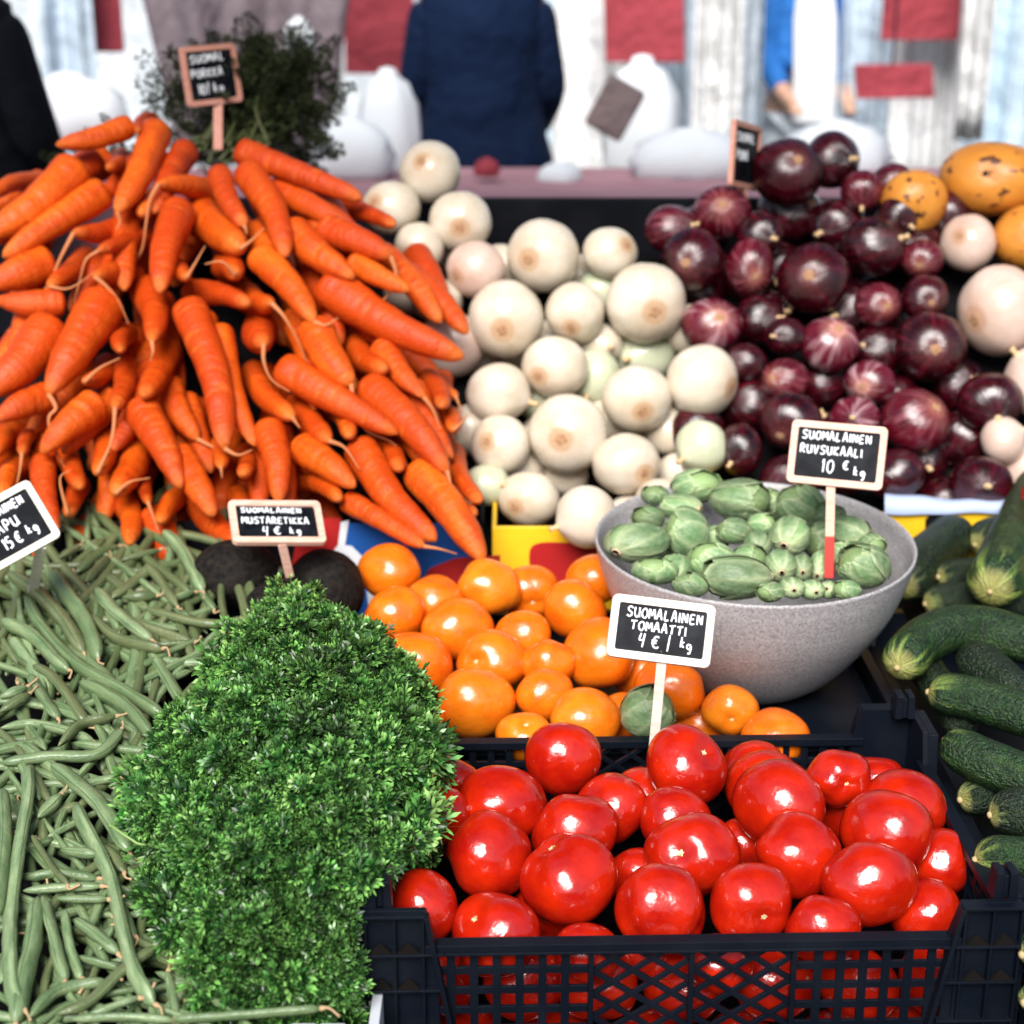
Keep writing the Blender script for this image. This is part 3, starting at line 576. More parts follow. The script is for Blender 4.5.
for bi, (pts, rp, br) in enumerate(bean):
    P = [hit(a, b, PB) for a, b in pts]; P = [p-nrm(p-CAM)*(.012 if bi < nb else -.006)+np.array([0,0,random.uniform(-.004,.004)]) for p in P]; d = nrm(P[len(P)//2]-CAM); r = rp*zd(P[0])/F*1.16
    n = 22; path = spline(P, n); cum = np.concatenate([[0], np.cumsum(np.linalg.norm(np.diff(path,axis=0),axis=1))]); tl = cum/cum[-1]; Ln = cum[-1]
    e1 = np.clip(tl*Ln/(r*2.4),0,1); e2 = np.clip((1-tl)*Ln/(r*2.0),0,1)
    prof = r*(.08+.92*np.sin(e1*math.pi/2)**.8)*(.14+.86*np.sin(e2*math.pi/2)**.7)*(1+.05*np.sin(tl*Ln/r*1.7+bi))
    ids = list(range(2,n,3)); 
    for att in range(1):
        sh = pb.place(path[ids], prof[ids]*.8, d)
    path = path+d*sh
    # edge of the flat pod roughly lies sideways
    V, Fc, L, tv = tube(path, prof, 10, flat=random.uniform(.55,.8), ref=np.cross(nrm(path[-1]-path[0]), -d)+np.array([0,0,random.uniform(-.5,.5)]))
    o = obj('green_bean', V, Fc, M['bean_brown' if br else 'bean'], attrs={'loc0': L*np.array([1,1,.5])})
    dv = nrm(path[-1]-path[-4]); s2 = nrm(np.cross(dv, d)); e = path[-1]; st = spline([e-dv*.002, e+dv*.006+s2*random.uniform(-.003,.003), e+dv*random.uniform(.009,.016)+s2*random.uniform(-.008,.008)], 7)
    if bi < nb+60:
        v2, f2, l2, _ = tube(st, np.array([.0022,.0026,.0016,.0012,.0011,.0011,.0016]), 6); obj('stalk', v2, f2, M['bean_tip'], o, attrs={'loc0': l2})
    mp = pts[len(pts)//2]
    if bi < nb: its.append(dict(o=o, x=mp[0], y=mp[1], look='', what=('brown stained' if br else 'long pale' if len(pts) > 4 else 'pale')+' green bean pod'))
    else: tag(o, 'green bean pod tangled in the heap, partly covered by other pods', 'bean', 'green beans tangled in the heap')
row_labels(its, 9, 'green bean', 'of beans', 'green beans on top of the heap', 'bean')
# ------------------------------------------------------------------ brussels sprouts
def sprout_mesh(seed):
    r_ = np.random.default_rng(seed); V, Fc = usphere(20,14); VV = [V*.95]; FF = [list(Fc)]; CC = [np.tile([.20,.30,.11],(len(V),1))]; n0 = len(V)
    for k in range(9):
        a0 = k*2.4+r_.uniform(-.2,.2); wid = r_.uniform(.85,1.15); top = r_.uniform(2.0,2.65); rad = .97+.04*(8-k)*.5; nu, nv = 11, 10; W = []; C = []
        base = np.array([.045,.14,.045]) if k < 3 else np.array([.09,.22,.07]) if k < 6 else np.array([.15,.29,.10]); base = base*r_.uniform(.8,1.3)
        for j in range(nv):
            v = j/(nv-1); th = .25+v*(top-.25)
            for i in range(nu):
                u = i/(nu-1)*2-1; w = wid*math.sin(min(1,v*1.5+.15)*math.pi/2)*math.sqrt(max(.0,1-(max(0,v-.55)/.46)**2)); ph = a0+u*w/max(.35,math.sin(th))*.9
                rr = rad*(1+.035*math.cos(u*9+v*7+k)*v+.03*(abs(u)**3)*v+.02*v**5)
                W.append((rr*math.sin(th)*math.cos(ph), rr*math.sin(th)*math.sin(ph), rr*math.cos(th)))
                vein = math.exp(-(u/.09)**2)*(1-v*.6)+.55*math.exp(-(((abs(u)*2.2-v*2.2) % .55-.27)/.06)**2)*(.8-.4*v); edge = (abs(u)**6+v**8)*.5
                C.append(base+(np.array([.58,.64,.36])-base)*min(.92,vein*.55+edge*.8+ .6*math.exp(-v*3.2)))
        VV.append(np.array(W)); CC.append(np.array(C)); FF.append([tuple(x+n0 for x in reversed(q)) for q in grid_faces(nu,nv,False)]); n0 += nu*nv
    return np.vstack(VV), [f for q in FF for f in q], np.vstack(CC)
SM = [sprout_mesh(i) for i in range(4)]
spr = [(735,577,34,22,(722,588)),(686,532,22,25,None),(742,500,30,21,(715,505)),(636,543,31,20,(618,552)),(863,566,26,22,None),(800,505,24,20,(818,515)),(790,536,20,19,(785,545)),(697,486,25,16,None),(850,533,20,17,(866,536)),(680,507,21,13,(700,508)),(822,541,18,20,None),(712,561,24,19,None),
 (780,566,16,16,(782,572)),(802,568,11,14,(803,572)),(819,567,10,15,(818,575)),(733,531,17,13,None),(758,545,14,14,(760,550)),(762,524,14,11,None),(614,538,14,13,None),(648,518,16,12,None),(650,571,24,13,(664,576)),(675,569,16,14,(676,578)),(792,588,13,11,(794,590)),(812,590,13,10,(816,592)),(829,590,10,9,(827,589)),(846,590,14,10,None),(770,592,14,10,None),(690,585,18,12,None),(840,555,16,14,None),
 (770,505,18,16,None),(660,548,18,16,None),(712,540,16,14,None),(830,515,16,12,None),(655,495,14,10,None),(872,545,14,12,None),(750,560,18,16,None)]
ps = Pile(.07, .10); its = []
BC = atD(754, 541, 1.98)
def sprout(px,py,rx,ry,root,pl,pile,k,D=None):
    if rx > 22 and rx != 31 and rx != 26: root = None
    p = hit(px,py,pl) if D is None else atD(px,py,D); r = (rx+ry)/2*zd(p)/F; d = nrm(p-CAM); sh = pile.place([p],[r],d) if pile else 0; p = p+d*sh
    while D is None and p[1] < BC[1]+.05 and np.hypot(p[0]-BC[0], p[1]-BC[1])+r*.95 > .184: p = p+d*.002+(.0015*(1 if BC[0] > p[0] else -1)*RT if abs(p[0]-BC[0]) > .1 else 0)
    q = zd(p)/F; R, Fd, U = frame(p)
    if root: sx, sy = (root[0]-px)/rx, (root[1]-py)/ry; m_ = max(1, math.hypot(sx,sy)/.9); sx /= m_; sy /= m_; ax = np.array([sx,-math.sqrt(max(0,1-sx*sx-sy*sy)),-sy])
    else: ax = nrm(np.array([random.uniform(-1,1),random.uniform(.0,.8),random.uniform(-1,.2)]))
    Rm = rot_to(ax); V0, Fc, C = SM[k % 4]; sc = np.array([rx,(rx+ry)/2,ry])*q*.93; tf = lambda A: p+((A@Rm.T)*sc)@np.array([R,Fd,U])
    o = obj('brussels_sprout', tf(V0*np.array([1,1,1.08])), Fc, M['sprout'], attrs={'loc0':V0,'Col':np.clip(C*random.uniform(.6,1.25),0,.9)}, origin=p)
    th = np.linspace(0,2*math.pi,10,endpoint=False); A = [(.30*math.cos(a),.30*math.sin(a),.93) for a in th]+[(.22*math.cos(a),.22*math.sin(a),1.17) for a in th]+[(.15*math.cos(a),.15*math.sin(a),1.19) for a in th]
    obj('cut_stalk', tf(np.array(A)), [tuple(reversed(x)) for x in grid_faces(10,3)]+[tuple(range(20,30))], M['sprout_cut'], o)
    return o
for i, a in enumerate(spr):
    o = sprout(*a, PS, ps, i); its.append(dict(o=o, x=a[0], y=a[1], look=' with cut end' if a[4] else '', what='small brussels sprout' if a[2] < 17 else 'large brussels sprout' if a[2] > 23 else 'brussels sprout'))
row_labels(its, 6, 'sprout', 'of the bowl', 'brussels sprouts in the bowl', 'brussels sprout')
tag(sprout(648,711,27,26,None,PO,None,1,D=1.745), 'single loose brussels sprout among orange tomatoes behind the sign stick', 'brussels sprout')
# ------------------------------------------------------------------ bowl
def lathe(prof, n=72):
    V = [(r*math.cos(2*math.pi*i/n), r*math.sin(2*math.pi*i/n), z) for r, z in prof for i in range(n)]
    return np.array(V), grid_faces(n, len(prof))
outer = spline([(.002,0,0),(.055,0,0),(.085,0,.004),(.120,0,.030),(.155,0,.073),(.182,0,.118),(.198,0,.162),(.205,0,.192)], 34)[:, [0,2]]
inner = outer[::-1]-np.array([[.0045,0]]); inner[:,0] = np.maximum(inner[:,0],.001); inner[:,1] = np.maximum(inner[:,1], .005)
rimp = [(.2055,.1945),(.2035,.1965),(.2012,.1945)]
V, Fc = lathe([tuple(x) for x in outer]+rimp+[tuple(x) for x in inner[1:]])
tilt = math.radians(-2.5); ct, st_ = math.cos(tilt), math.sin(tilt)
bc = atD(754, 541, 1.98); V = V-np.array([0,0,.192]); V = np.stack([V[:,0]*.982, V[:,1]*ct+V[:,2]*st_, -V[:,1]*st_+V[:,2]*ct],1)+bc
bowl = obj('bowl', V, Fc, M['bowl']); tag(bowl, 'large frosted grey plastic bowl full of brussels sprouts', 'bowl')
# ------------------------------------------------------------------ parsley
def leaf_clump(seed, nb=9):
    """one curly tuft: finely forked leaflets spread over a half ball"""
    r_ = np.random.default_rng(seed); V = []; Fc = []; C = []
    def quad(p, d, w, ln, w0, w1, c0, c1):
        i0 = len(V); V.extend([p-w*w0, p+d*ln*.6-w*w1, p+d*ln, p+d*ln*.6+w*w1, p+w*w0]); Fc.append((i0,i0+1,i0+2,i0+3,i0+4)); C.extend([c0, c1, c1, c1, c0])
    for k in range(nb):
        u = r_.uniform(0,1); ph = k*2.4+r_.uniform(-.4,.4); th = math.acos(1-u*.9); d = np.array([math.sin(th)*math.cos(ph), math.sin(th)*math.sin(ph), math.cos(th)])
        s = nrm(np.cross(d, r_.standard_normal(3))); nn = np.cross(d, s); L = r_.uniform(.7,1.25); b = d*.25*L
        cc = np.array([.004,.036,.006])*r_.uniform(.4,1.6); tipc = cc*1.6+np.array([.10,.21,.045])*r_.uniform(.05,1.6)**1.5  # dark bases and bright tips put shade and glints into the colour
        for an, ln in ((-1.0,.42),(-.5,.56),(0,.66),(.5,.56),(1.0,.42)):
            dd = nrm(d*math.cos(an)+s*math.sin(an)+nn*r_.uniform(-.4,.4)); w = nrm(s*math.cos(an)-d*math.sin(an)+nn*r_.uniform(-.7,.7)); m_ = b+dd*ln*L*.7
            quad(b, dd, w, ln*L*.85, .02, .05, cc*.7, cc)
            for a2 in (-.75, 0, .75):
                d2 = nrm(dd*math.cos(a2)+w*math.sin(a2)+nn*r_.uniform(-.45,.45)); w2 = nrm(np.cross(d2, r_.standard_normal(3)))
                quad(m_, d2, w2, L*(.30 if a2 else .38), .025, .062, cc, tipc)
    return np.array(V), np.array(Fc), np.array(C)
CL = [leaf_clump(i) for i in range(6)]
PAc = np.array([-.219,1.485,.785]); PAu = nrm(np.array([-.03,math.cos(.30),math.sin(.30)])); PAx = nrm(np.cross(PAu,[0,0,1])); PAn = np.cross(PAx, PAu); ax3 = np.array([.130,.256,.100])
RC = []
for k in range(95):
    z = 1-2*(k+.5)/95; ph = k*2.39996; q = np.array([math.sqrt(1-z*z)*math.cos(ph), math.sqrt(1-z*z)*math.sin(ph), z])+rng.standard_normal(3)*.07; RC.append(nrm(q))
RC = np.array(RC); RH = rng.uniform(.7,1.3,95); RT_ = rng.uniform(-.25,.35,95)
def mound(th, ph, k=1.0):
    v = np.array([math.sin(th)*math.cos(ph), math.sin(th)*math.sin(ph), math.cos(th)])
    w = 1-.22*max(0,v[1])**2-(.34 if v[0] > 0 else .22)*max(0,-v[1]-.15)
    dd = np.linalg.norm((RC-v)*np.array([1,1.7,1]), axis=1); i = int(dd.argmin()); u = min(1, dd[i]/.30)
    l = 1+.05*math.sin(v[0]*5+v[1]*4)+.28*RH[i]*(math.sqrt(1-u*u)-.55)
    q = v*ax3*l*k*np.array([w,1,1]); n = nrm(v[0]/ax3[0]*PAx+v[1]/ax3[1]*PAu+v[2]/ax3[2]*PAn); e = v-RC[i]
    n = nrm(n+(e[0]*PAx+e[1]*PAu*1.5+e[2]*PAn)*2.2); return PAc+q[0]*PAx+q[1]*PAu+q[2]*PAn, n, RT_[i]
Vs=[];Fs=[];Cs=[];n0=0
for k in range(2750):
    z = random.uniform(-.45,1); th = math.acos(z); ph = random.uniform(0,6.28); dk = random.choice((1.0,1.0,.93,.86,1.03)) if k < 2550 else random.uniform(1.02,1.09); p, n, rt = mound(th, ph, dk)
    if p[0] > -.142 and p[1] < 1.45 and p[2] < .80: continue
    s = random.uniform(.013,.023) if k < 2550 else random.uniform(.018,.027)*random.choice((1,1,1,1.35)); v, f, c = CL[k % 6]; Rm = rot_to(nrm(n+rng.standard_normal(3)*.35+np.array([0,-.1,.2])))
    Vs.append(p+(v@Rm.T)*s); Fs.append(f+n0); n0 += len(v)
    tone = 1+rt+random.uniform(-.35,.45)+(.4 if k >= 2550 else 0); yl = max(0, (p[1]-1.48)/.3)*random.uniform(0,1)
    Cs.append(np.clip(c*max(.4,tone)+np.array([.09,.075,.0])*yl*.7*(c.sum(1)[:,None]>.12), 0, .6))
pars = empty('parsley', PAc); tag(pars, 'big curly green parsley bunch heaped between beans and tomatoes', 'parsley')
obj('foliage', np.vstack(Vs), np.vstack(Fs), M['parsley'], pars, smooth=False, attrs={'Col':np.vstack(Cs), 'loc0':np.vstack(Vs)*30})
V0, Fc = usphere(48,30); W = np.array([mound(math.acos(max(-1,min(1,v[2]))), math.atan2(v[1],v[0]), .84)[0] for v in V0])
obj('dark_core', W, Fc, M['parsley'], pars, attrs={'Col':np.tile([.006,.018,.004],(len(W),1)), 'loc0':W*30})  # added filler hull; shade inside the bunch is in its dark colour
sv=MB()
for k in range(14):
    th, ph = math.acos(random.uniform(.1,1)), random.uniform(0,6.28); a, n, _ = mound(th,ph,.86); b = a+n*.025+rng.standard_normal(3)*.01; c = b+rng.standard_normal(3)*.015+n*.008
    v, f, _, _ = tube(spline([a,b,c],6), np.full(6,.0013), 5); sv.add(v, f)
sv.build('stalks', M['parsley_stem'], pars, smooth=True)['kind'] = 'stuff'
# ------------------------------------------------------------------ dark carrot greens behind the heap
Vs=[];Fs=[];Cs=[];n0=0
def frond(p, d, L, tone):
    global n0
    side = nrm(np.cross(d, [0.1,.9,.2])); nn = np.cross(d, side)
    for k in range(11):
        t_ = .2+.8*k/11; q = p+d*L*t_+nn*.25*L*t_*t_
        for sg in (-1,1):
            b = nrm(side*sg+d*.7+nn*random.uniform(-.5,.5)); ll = L*.33*(1.1-t_)
            for m_ in range(5):
                e = q+b*ll*(m_+1)/5; e2 = e+nrm(b+rng.standard_normal(3)*.8)*L*.09; w = nrm(rng.standard_normal(3))*.0014
                Vs.append(np.array([e-w, e+w, e2+w, e2-w])); Fs.append(np.array([[0,1,2,3]])+n0); n0 += 4
                Cs.append(np.tile(np.array([.030,.040,.014])*tone*random.uniform(.6,1.4),(4,1)))
            w = nn*.0012; Vs.append(np.array([q-w,q+w,q+b*ll+w,q+b*ll-w])); Fs.append(np.array([[0,1,2,3]])+n0); n0 += 4; Cs.append(np.tile([.03,.03,.012],(4,1)))
gb = atD(235,135,2.93)
for k in range(330):
    px = random.gauss(262,34); py = random.gauss(105,34)
    if px < 200 and k % 2: py = 130+random.uniform(-10,15); px = random.uniform(165,215)
    px = min(px, 315); py = max(py, 48+abs(px-270)*.3); D = random.uniform(2.82,3.08); frond(atD(px,py,D), nrm(np.array([random.uniform(-1,1),random.uniform(-.4,.4),random.uniform(-.3,1)])), random.uniform(.04,.075), random.choice((.5,.8,1.4)))
for k in range(36):
    frond(atD(random.uniform(62,175), random.uniform(138,168), 2.86), nrm(np.array([random.uniform(-1,1),0,random.uniform(-.2,.5)])), random.uniform(.03,.06), random.choice((.5,.9)))
for (a, b) in [((200,120),(150,55)),((200,115),(145,80)),((215,100),(175,50)),((190,110),(160,70)),((210,90),(190,55)),((205,125),(150,95)),((270,70),(300,45)),((285,80),(312,80)),((255,60),(262,38))]:
    A = atD(*a,2.9); B = atD(*b,2.9); frond(A, nrm(B-A), np.linalg.norm(B-A)*1.1, 1.1)
gr = empty('carrot_greens', gb); tag(gr, 'dark feathery carrot tops behind the carrots and sign', 'leaves')  # dark brownish green, tone varied at random
obj('fronds', np.vstack(Vs), np.vstack(Fs), M['greens'], gr, smooth=False, attrs={'Col':np.vstack(Cs),'loc0':np.vstack(Vs)*30})
gs = MB()
for k in range(30):
    a = atD(random.uniform(165,270), random.uniform(140,165), 2.78); b = atD(random.uniform(205,300), random.uniform(70,125), 2.95)
    v, f, _, _ = tube(spline([a,(a+b)/2+rng.standard_normal(3)*.02,b],10), np.linspace(.004,.002,10), 6); gs.add(v, f)
gs.build('leaf_stalks', mat('dull green stalk', (.06,.07,.02), .6), gr, smooth=True)['kind'] = 'stuff'
# ------------------------------------------------------------------ crates
def xform(loc, yaw):
    c, s = math.cos(yaw), math.sin(yaw); loc = np.array(loc)
    return lambda V: np.stack([V[:,0]*c-V[:,1]*s, V[:,0]*s+V[:,1]*c, V[:,2]],1)+loc
def crate(name, label, loc, w, d, h, yaw, m, group, detail=True, corner=.035, floor_z=None):
    root = empty(name, np.array(loc)); tag(root, label, 'crate', group); X = xform(loc, yaw); hw = w/2; T = .004
    def grid_panel(b, x0, x1, z0, z1, y0, y1, p=.022, bw=.0078):
        n = max(1, round((x1-x0)/p)); 
        for i in range(1, n): x = x0+(x1-x0)*i/n; b.box(x-bw/2, x+bw/2, y0, y1, z0, z1)
        nz = max(1, round((z1-z0)/.0215))
        for i in range(1, nz): z = z1-(z1-z0)*i/nz; b.box(x0, x1, y0+.0006, y1-.0006, z-bw/2, z+bw/2)
    def diamond_panel(b, x0, x1, z0, z1, y0, y1):
        pw, ph = .0365, .025; sl = ph/pw; k = -12
        for sg in (1,-1):
            for k in range(-14, 15):
                # line z = z0 + sg*sl*(x-x0) + k*ph
                pts = []
                xa, xb = x0, x1
                f = lambda x: z0+sg*sl*(x-x0)+k*ph
                for z in (z0, z1):
                    x = x0+(z-z0-k*ph)/(sg*sl)
                    if x0 <= x <= x1: pts.append((x, z))
                for x in (x0, x1):
                    if z0 < f(x) < z1: pts.append((x, f(x)))
                if len(pts) >= 2:
                    pts.sort(); (xa, za), (xb, zb) = pts[0], pts[-1]
                    if xb-xa > .003: b.bar(xa, za, xb, zb, .0052, y0+(.0004 if sg > 0 else 0), y1-(.0004 if sg > 0 else 0))
    def wall(pname, y, sgn, L, place):
        """wall of length L along x at y=0 facing -y; place maps to crate coordinates"""
        b = MB(); hl = L/2; cw = .062; gm = MB()
        b.box(-hl+cw-.008, hl-cw+.008, -.007, .007, -.009, 0)           # rim
        b.box(-hl+cw-.008, hl-cw+.008, -.0085, -.0071, -.0105, -.0075)
        if detail:
            xs = [-hl+.055, -.0935, -.0010, .0935, hl-.055]
            pan = [('g', xs[0], xs[1]), ('d', xs[1], xs[2]), ('d', xs[2], xs[3]), ('g', xs[3], xs[4])] if L > .5 else [('g', xs[0], -.05), ('d', -.05, .05), ('g', .05, xs[4])]
            for kx, x0, x1 in pan:
                b.box(x1-.0025, x1+.0025, -.006, .004, -h+.01, -.010)
                (grid_panel if kx == 'g' else diamond_panel)(b, x0+.002, x1-.0026, -h+.012, -.0092, -.0022, .0022)
            b.box(-hl+.05, hl-.05, -.005, .005, -h, -h+.012)
        else:
            b.box(-hl+.05, hl-.05, -.002, .002, -h, -.0092)
        for s in (-1, 1):                                                   # corner panel with sloping shoulder
            poly = [(-hl, -h), (-hl+.067, -h), (-hl+.067, -.004), (-hl+.056, corner), (-hl, corner)]
            if s > 0: poly = [(-x, z) for x, z in reversed(poly)]
            b.prism(poly, -.0031, .0031)
            def q(x): return x if s < 0 else -x
            def bx(x0, x1, *r): b.box(min(q(x0),q(x1)), max(q(x0),q(x1)), *r)
            bx(-hl, -hl+.0565, -.0125, -.0032, corner-.0032, corner)        # top ledge
            for z in (0-.006, -.044, -.086): bx(-hl, -hl+.072, -.0115, -.0033, z-.0028, z)
            for x in (0, .0022+.024, .052): bx(-hl+x, -hl+x+.0024, -.0105, -.0034, -h, corner-.0034)
            for z in (-.006, -.044):                                        # dusty gussets above the ledges
                for x0, x1 in ((.004,.0245),(.0295,.050)):
                    xa, xb = q(-hl+x0), q(-hl+x1); xm = (xa+xb)/2; lo, hi = min(xa,xb), max(xa,xb)
                    gm.add([(lo,-.0105,z+.0002),(hi,-.0105,z+.0002),(hi,-.0036,z+.0002),(lo,-.0036,z+.0002),(xm,-.0040,z+.009)], [(3,2,1,0),(0,1,4),(1,2,4),(2,3,4),(3,0,4)])
            b.bar(q(-hl+.0565), corner-.002, q(-hl+.092), -h+.002, .0045, -.0135, -.0024) if detail else None
        o = b.build(pname, m, root, bevel=.0005, xf=lambda V: X(place(V)))
        gm.build('dirt', M['dust'], o, xf=lambda V: X(place(V)))['kind'] = 'stuff'
        return o
    wall('front_wall', 0, 1, w, lambda V: V)
    wall('back_wall', d, -1, w, lambda V: np.stack([-V[:,0], d-V[:,1], V[:,2]],1))
    wall('side_wall', 0, 1, d-.012, lambda V: np.stack([-hw+V[:,1], d/2-V[:,0], V[:,2]],1))
    wall('side_wall', 0, 1, d-.012, lambda V: np.stack([hw-V[:,1], d/2+V[:,0], V[:,2]],1))
    fz = -h if floor_z is None else floor_z
    b = MB(); b.box(-hw+.008, hw-.008, .008, d-.008, fz-.005, fz); b.build('floor', m, root, xf=X)
    for sx in (-1, 1):
        for y0 in (.004, d-.026):
            b = MB(); x = sx*(hw-.014)
            b.box(x-.0115, x-.003, y0, y0+.021, corner-.002, corner+.026); b.box(x+.003, x+.0115, y0, y0+.021, corner-.002, corner+.026); b.box(x-.003, x+.003, y0+.003, y0+.018, corner-.002, corner+.022)
            b.xf(lambda v: (v[0]+(x-v[0])*max(0,(v[2]-corner))*6, v[1], v[2]))
            b.build('stacking_peg', m, root, bevel=.001, xf=X)
    return root
YAW = math.radians(1.5)
crate('crate', 'black plastic lattice crate holding the red tomatoes in front', (.166,1.312,.75), .6, .4, .17, YAW, M['crate'], None)
crate('crate', 'black plastic crate behind holding orange tomatoes and the bowl', (.160,1.745,.727), .62, .40, .12, YAW, M['crate'], None, detail=False, corner=.02, floor_z=-.03)
crate('crate', 'dark plastic crate under the cucumbers at the right', (.80,1.33,.705), .60, .82, .12, YAW*.5, M['crate'], None, detail=False, corner=.02, floor_z=-.04)
# pale wooden box with beans and parsley
bb = MB(); bb.box(-.78,-.118,1.125,1.137,.60,.752); bb.box(-.78,-.768,1.138,2.08,.60,.745); bb.box(-.128,-.1185,1.138,1.50,.60,.70); bb.box(-.767,-.129,1.138,2.08,.60,.612)
root = empty('wooden_box', (-.45,1.5,.6)); tag(root, 'pale grey painted box holding beans and parsley, corner showing at bottom', 'box'); bb.build('panels', M['grey_crate'], root, bevel=.001)
for x in (-.172,-.148): 
    b = MB(); b.box(x-.0105,x+.0105,1.138,1.162,.613,.768); b.build('corner_post', M['grey_crate'], root, bevel=.0015)
b = MB(); b.box(-.766,-.13,1.164,2.07,.64,.685); 
tag(b.build('dark_fill', M['board'], root))  # added black slab, standing in for shade between the beans
# printed card boxes under the carrots and onions
def card_box(label, x0, x1, y0, y1, z0, z1, m, prints):
    root = empty('cardboard_box', ((x0+x1)/2,(y0+y1)/2,z0)); tag(root, label, 'box'); b = MB(); T = .006
    b.box(x0,x1,y0,y0+T,z0,z1); b.box(x0,x0+T,y0+T,y1,z0,z1); b.box(x1-T,x1,y0+T,y1,z0,z1); b.box(x0+T,x1-T,y0+T,y1,z0,z0+T); b.build('card', m, root, bevel=.001)
    for nm, poly, mm, yy in prints:
        q = MB(); q.prism(poly, y0-yy, y0-.0002); q.build(nm, mm, root)
def px2(px, py, D): p = atD(px, py, D); return (p[0], p[2])
D0 = 2.205
ell = [px2(573+44*math.cos(a)*(1), 563-17*math.sin(a)+ (6 if math.cos(a)>0 else 0), D0)[:] for a in np.linspace(0,2*math.pi,28,endpoint=False)]
ell = [px2(575+46*np.sign(math.cos(a))*abs(math.cos(a))**.6, 563-20*np.sign(math.sin(a))*abs(math.sin(a))**.6+5*math.cos(a), D0) for a in np.linspace(0,2*math.pi,32,endpoint=False)]
card_box('yellow printed cardboard box with a dark red oval, under white onions', -.028,.300,D0,2.75,.62,px2(540,527,D0)[1],M['yellow_card'],[('red_print', ell[::-1] if False else ell, M['card_red'], .0012)])
arc = []
for k in range(13): u = k/12; arc.append((340+5+18*math.sin(u*1.5)+ -8*(1-u)*0, 560+60*u))
wl = [px2(x, y, D0) for x, y in [(341,522),(349,520),(345,545),(352,546),(366,560),(376,590),(382,640),(372,640),(367,592),(358,566),(347,555),(335,560),(332,552),(338,545)]]
rd = [px2(x, y, D0) for x, y in [(300,518),(341,518),(338,545),(331,560),(290,575)]]
card_box('dark cardboard box with blue print, white line and red patch, under carrots', -.80,-.040,D0,2.75,.62,px2(400,522,D0)[1],M['cloth_black'],[('blue_print', [px2(x,y,D0) for x,y in [(318,523),(478,523),(478,640),(318,640)]][::-1], M['blue_card'], .0005),('blue_print', [px2(x,y,D0) for x,y in [(120,530),(175,530),(185,590),(130,590)]][::-1], M['blue_card'], .0005),('white_print', wl[::-1], M['card_white'], .0012),('red_print', rd[::-1], M['card_red'], .0008),('red_print', [px2(x,y,D0) for x,y in [(440,600),(415,590),(430,568),(455,558),(500,555),(500,600)]], M['card_red'], .0008)])
card_box('yellow cardboard box under the red onions at the right', .312,1.05,D0+.08,2.75,.62,px2(950,513,D0+.08)[1],M['yellow_card'],[('dark_print', [px2(x,y,D0+.08) for x,y in [(925,540),(955,540),(952,512),(935,508),(925,520)]], M['cloth_black'], .001),('dark_print', [px2(x,y,D0+.08) for x,y in [(1000,560),(1040,560),(1040,508),(1002,508)]], M['cloth_black'], .001)])
# crumpled plastic liner over the rim of the right box
pts = []; nu = 40
for i in range(nu):
    u = i/(nu-1); px = 885+170*u; w = math.sin(u*9)*3+math.sin(u*21)*1.5
    for j, (dy, dD) in enumerate(((0,-.002),(-6,-.004),(-13,.004),(-17,.02),(-14,.05))):
        pts.append(atD(px, 514+w*(.6 if j else .3)+dy*(1+.25*math.sin(u*7+1)), D0+.074+dD))
Vl = np.array(pts); Vl = np.vstack([Vl, Vl+np.array([0,.0012,-.0006])]); n_ = nu*5
fl = [(i*5+j, (i+1)*5+j, (i+1)*5+j+1, i*5+j+1) for i in range(nu-1) for j in range(4)]; fl = fl+[tuple(n_+k for k in reversed(f)) for f in fl]
tag(obj('plastic_liner', Vl, fl, M['liner']), 'crumpled bluish white plastic liner over the yellow box rim', 'liner')
# red corner of a bag at the right edge
o, _ = blob('red_pepper', 1037, 497, 16, 18, P2, M['tomato'], None, None, onion_shape(1.1), (20,14), D=2.2); tag(o, 'small red vegetable cut by right edge beside the pale tipped cucumber', 'vegetable')
# risers and table
b = MB(); prof = [(2.20,.60),(2.80,.60),(2.80,1.10),(2.72,1.10),(2.30,.70),(2.20,.66)]
V = [(x,y,z) for x in (-.80,1.10) for y,z in prof]; n=len(prof); b.add(V, [tuple(range(n)), tuple(reversed(range(n,2*n)))]+[((i+1)%n,i,i+n,(i+1)%n+n) for i in range(n)])
tag(b.build('display_riser', M['board']), 'sloping black riser carrying carrots and onions at the back', 'display stand')
b = MB(); b.box(-.60,1.08,2.84,2.872,.60,px2(560,200,2.84)[1]); b.box(-.60,1.08,2.8725,3.2,.60,px2(560,200,2.84)[1]-.05); tag(b.build('back_rail', M['cloth_black'], bevel=.003), 'black rail behind the onions at the back of the stall', 'rail')
tb = empty('market_table', (0,1.9,0)); tag(tb, 'black covered market table carrying all the crates', 'table')
b = MB(); b.box(-1.3,1.5,1.05,3.15,.545,.585); b.build('table_top', M['cloth_black'], tb, bevel=.004)
b = MB(); b.box(-1.3,1.5,1.04,1.048,.06,.583); b.build('cloth_front', M['cloth_black'], tb)
for x in (-1.2,1.4):
    for y in (1.2,3.0): b = MB(); b.box(x-.02,x+.02,y-.02,y+.02,0,.544); b.build('leg', M['board'], tb)
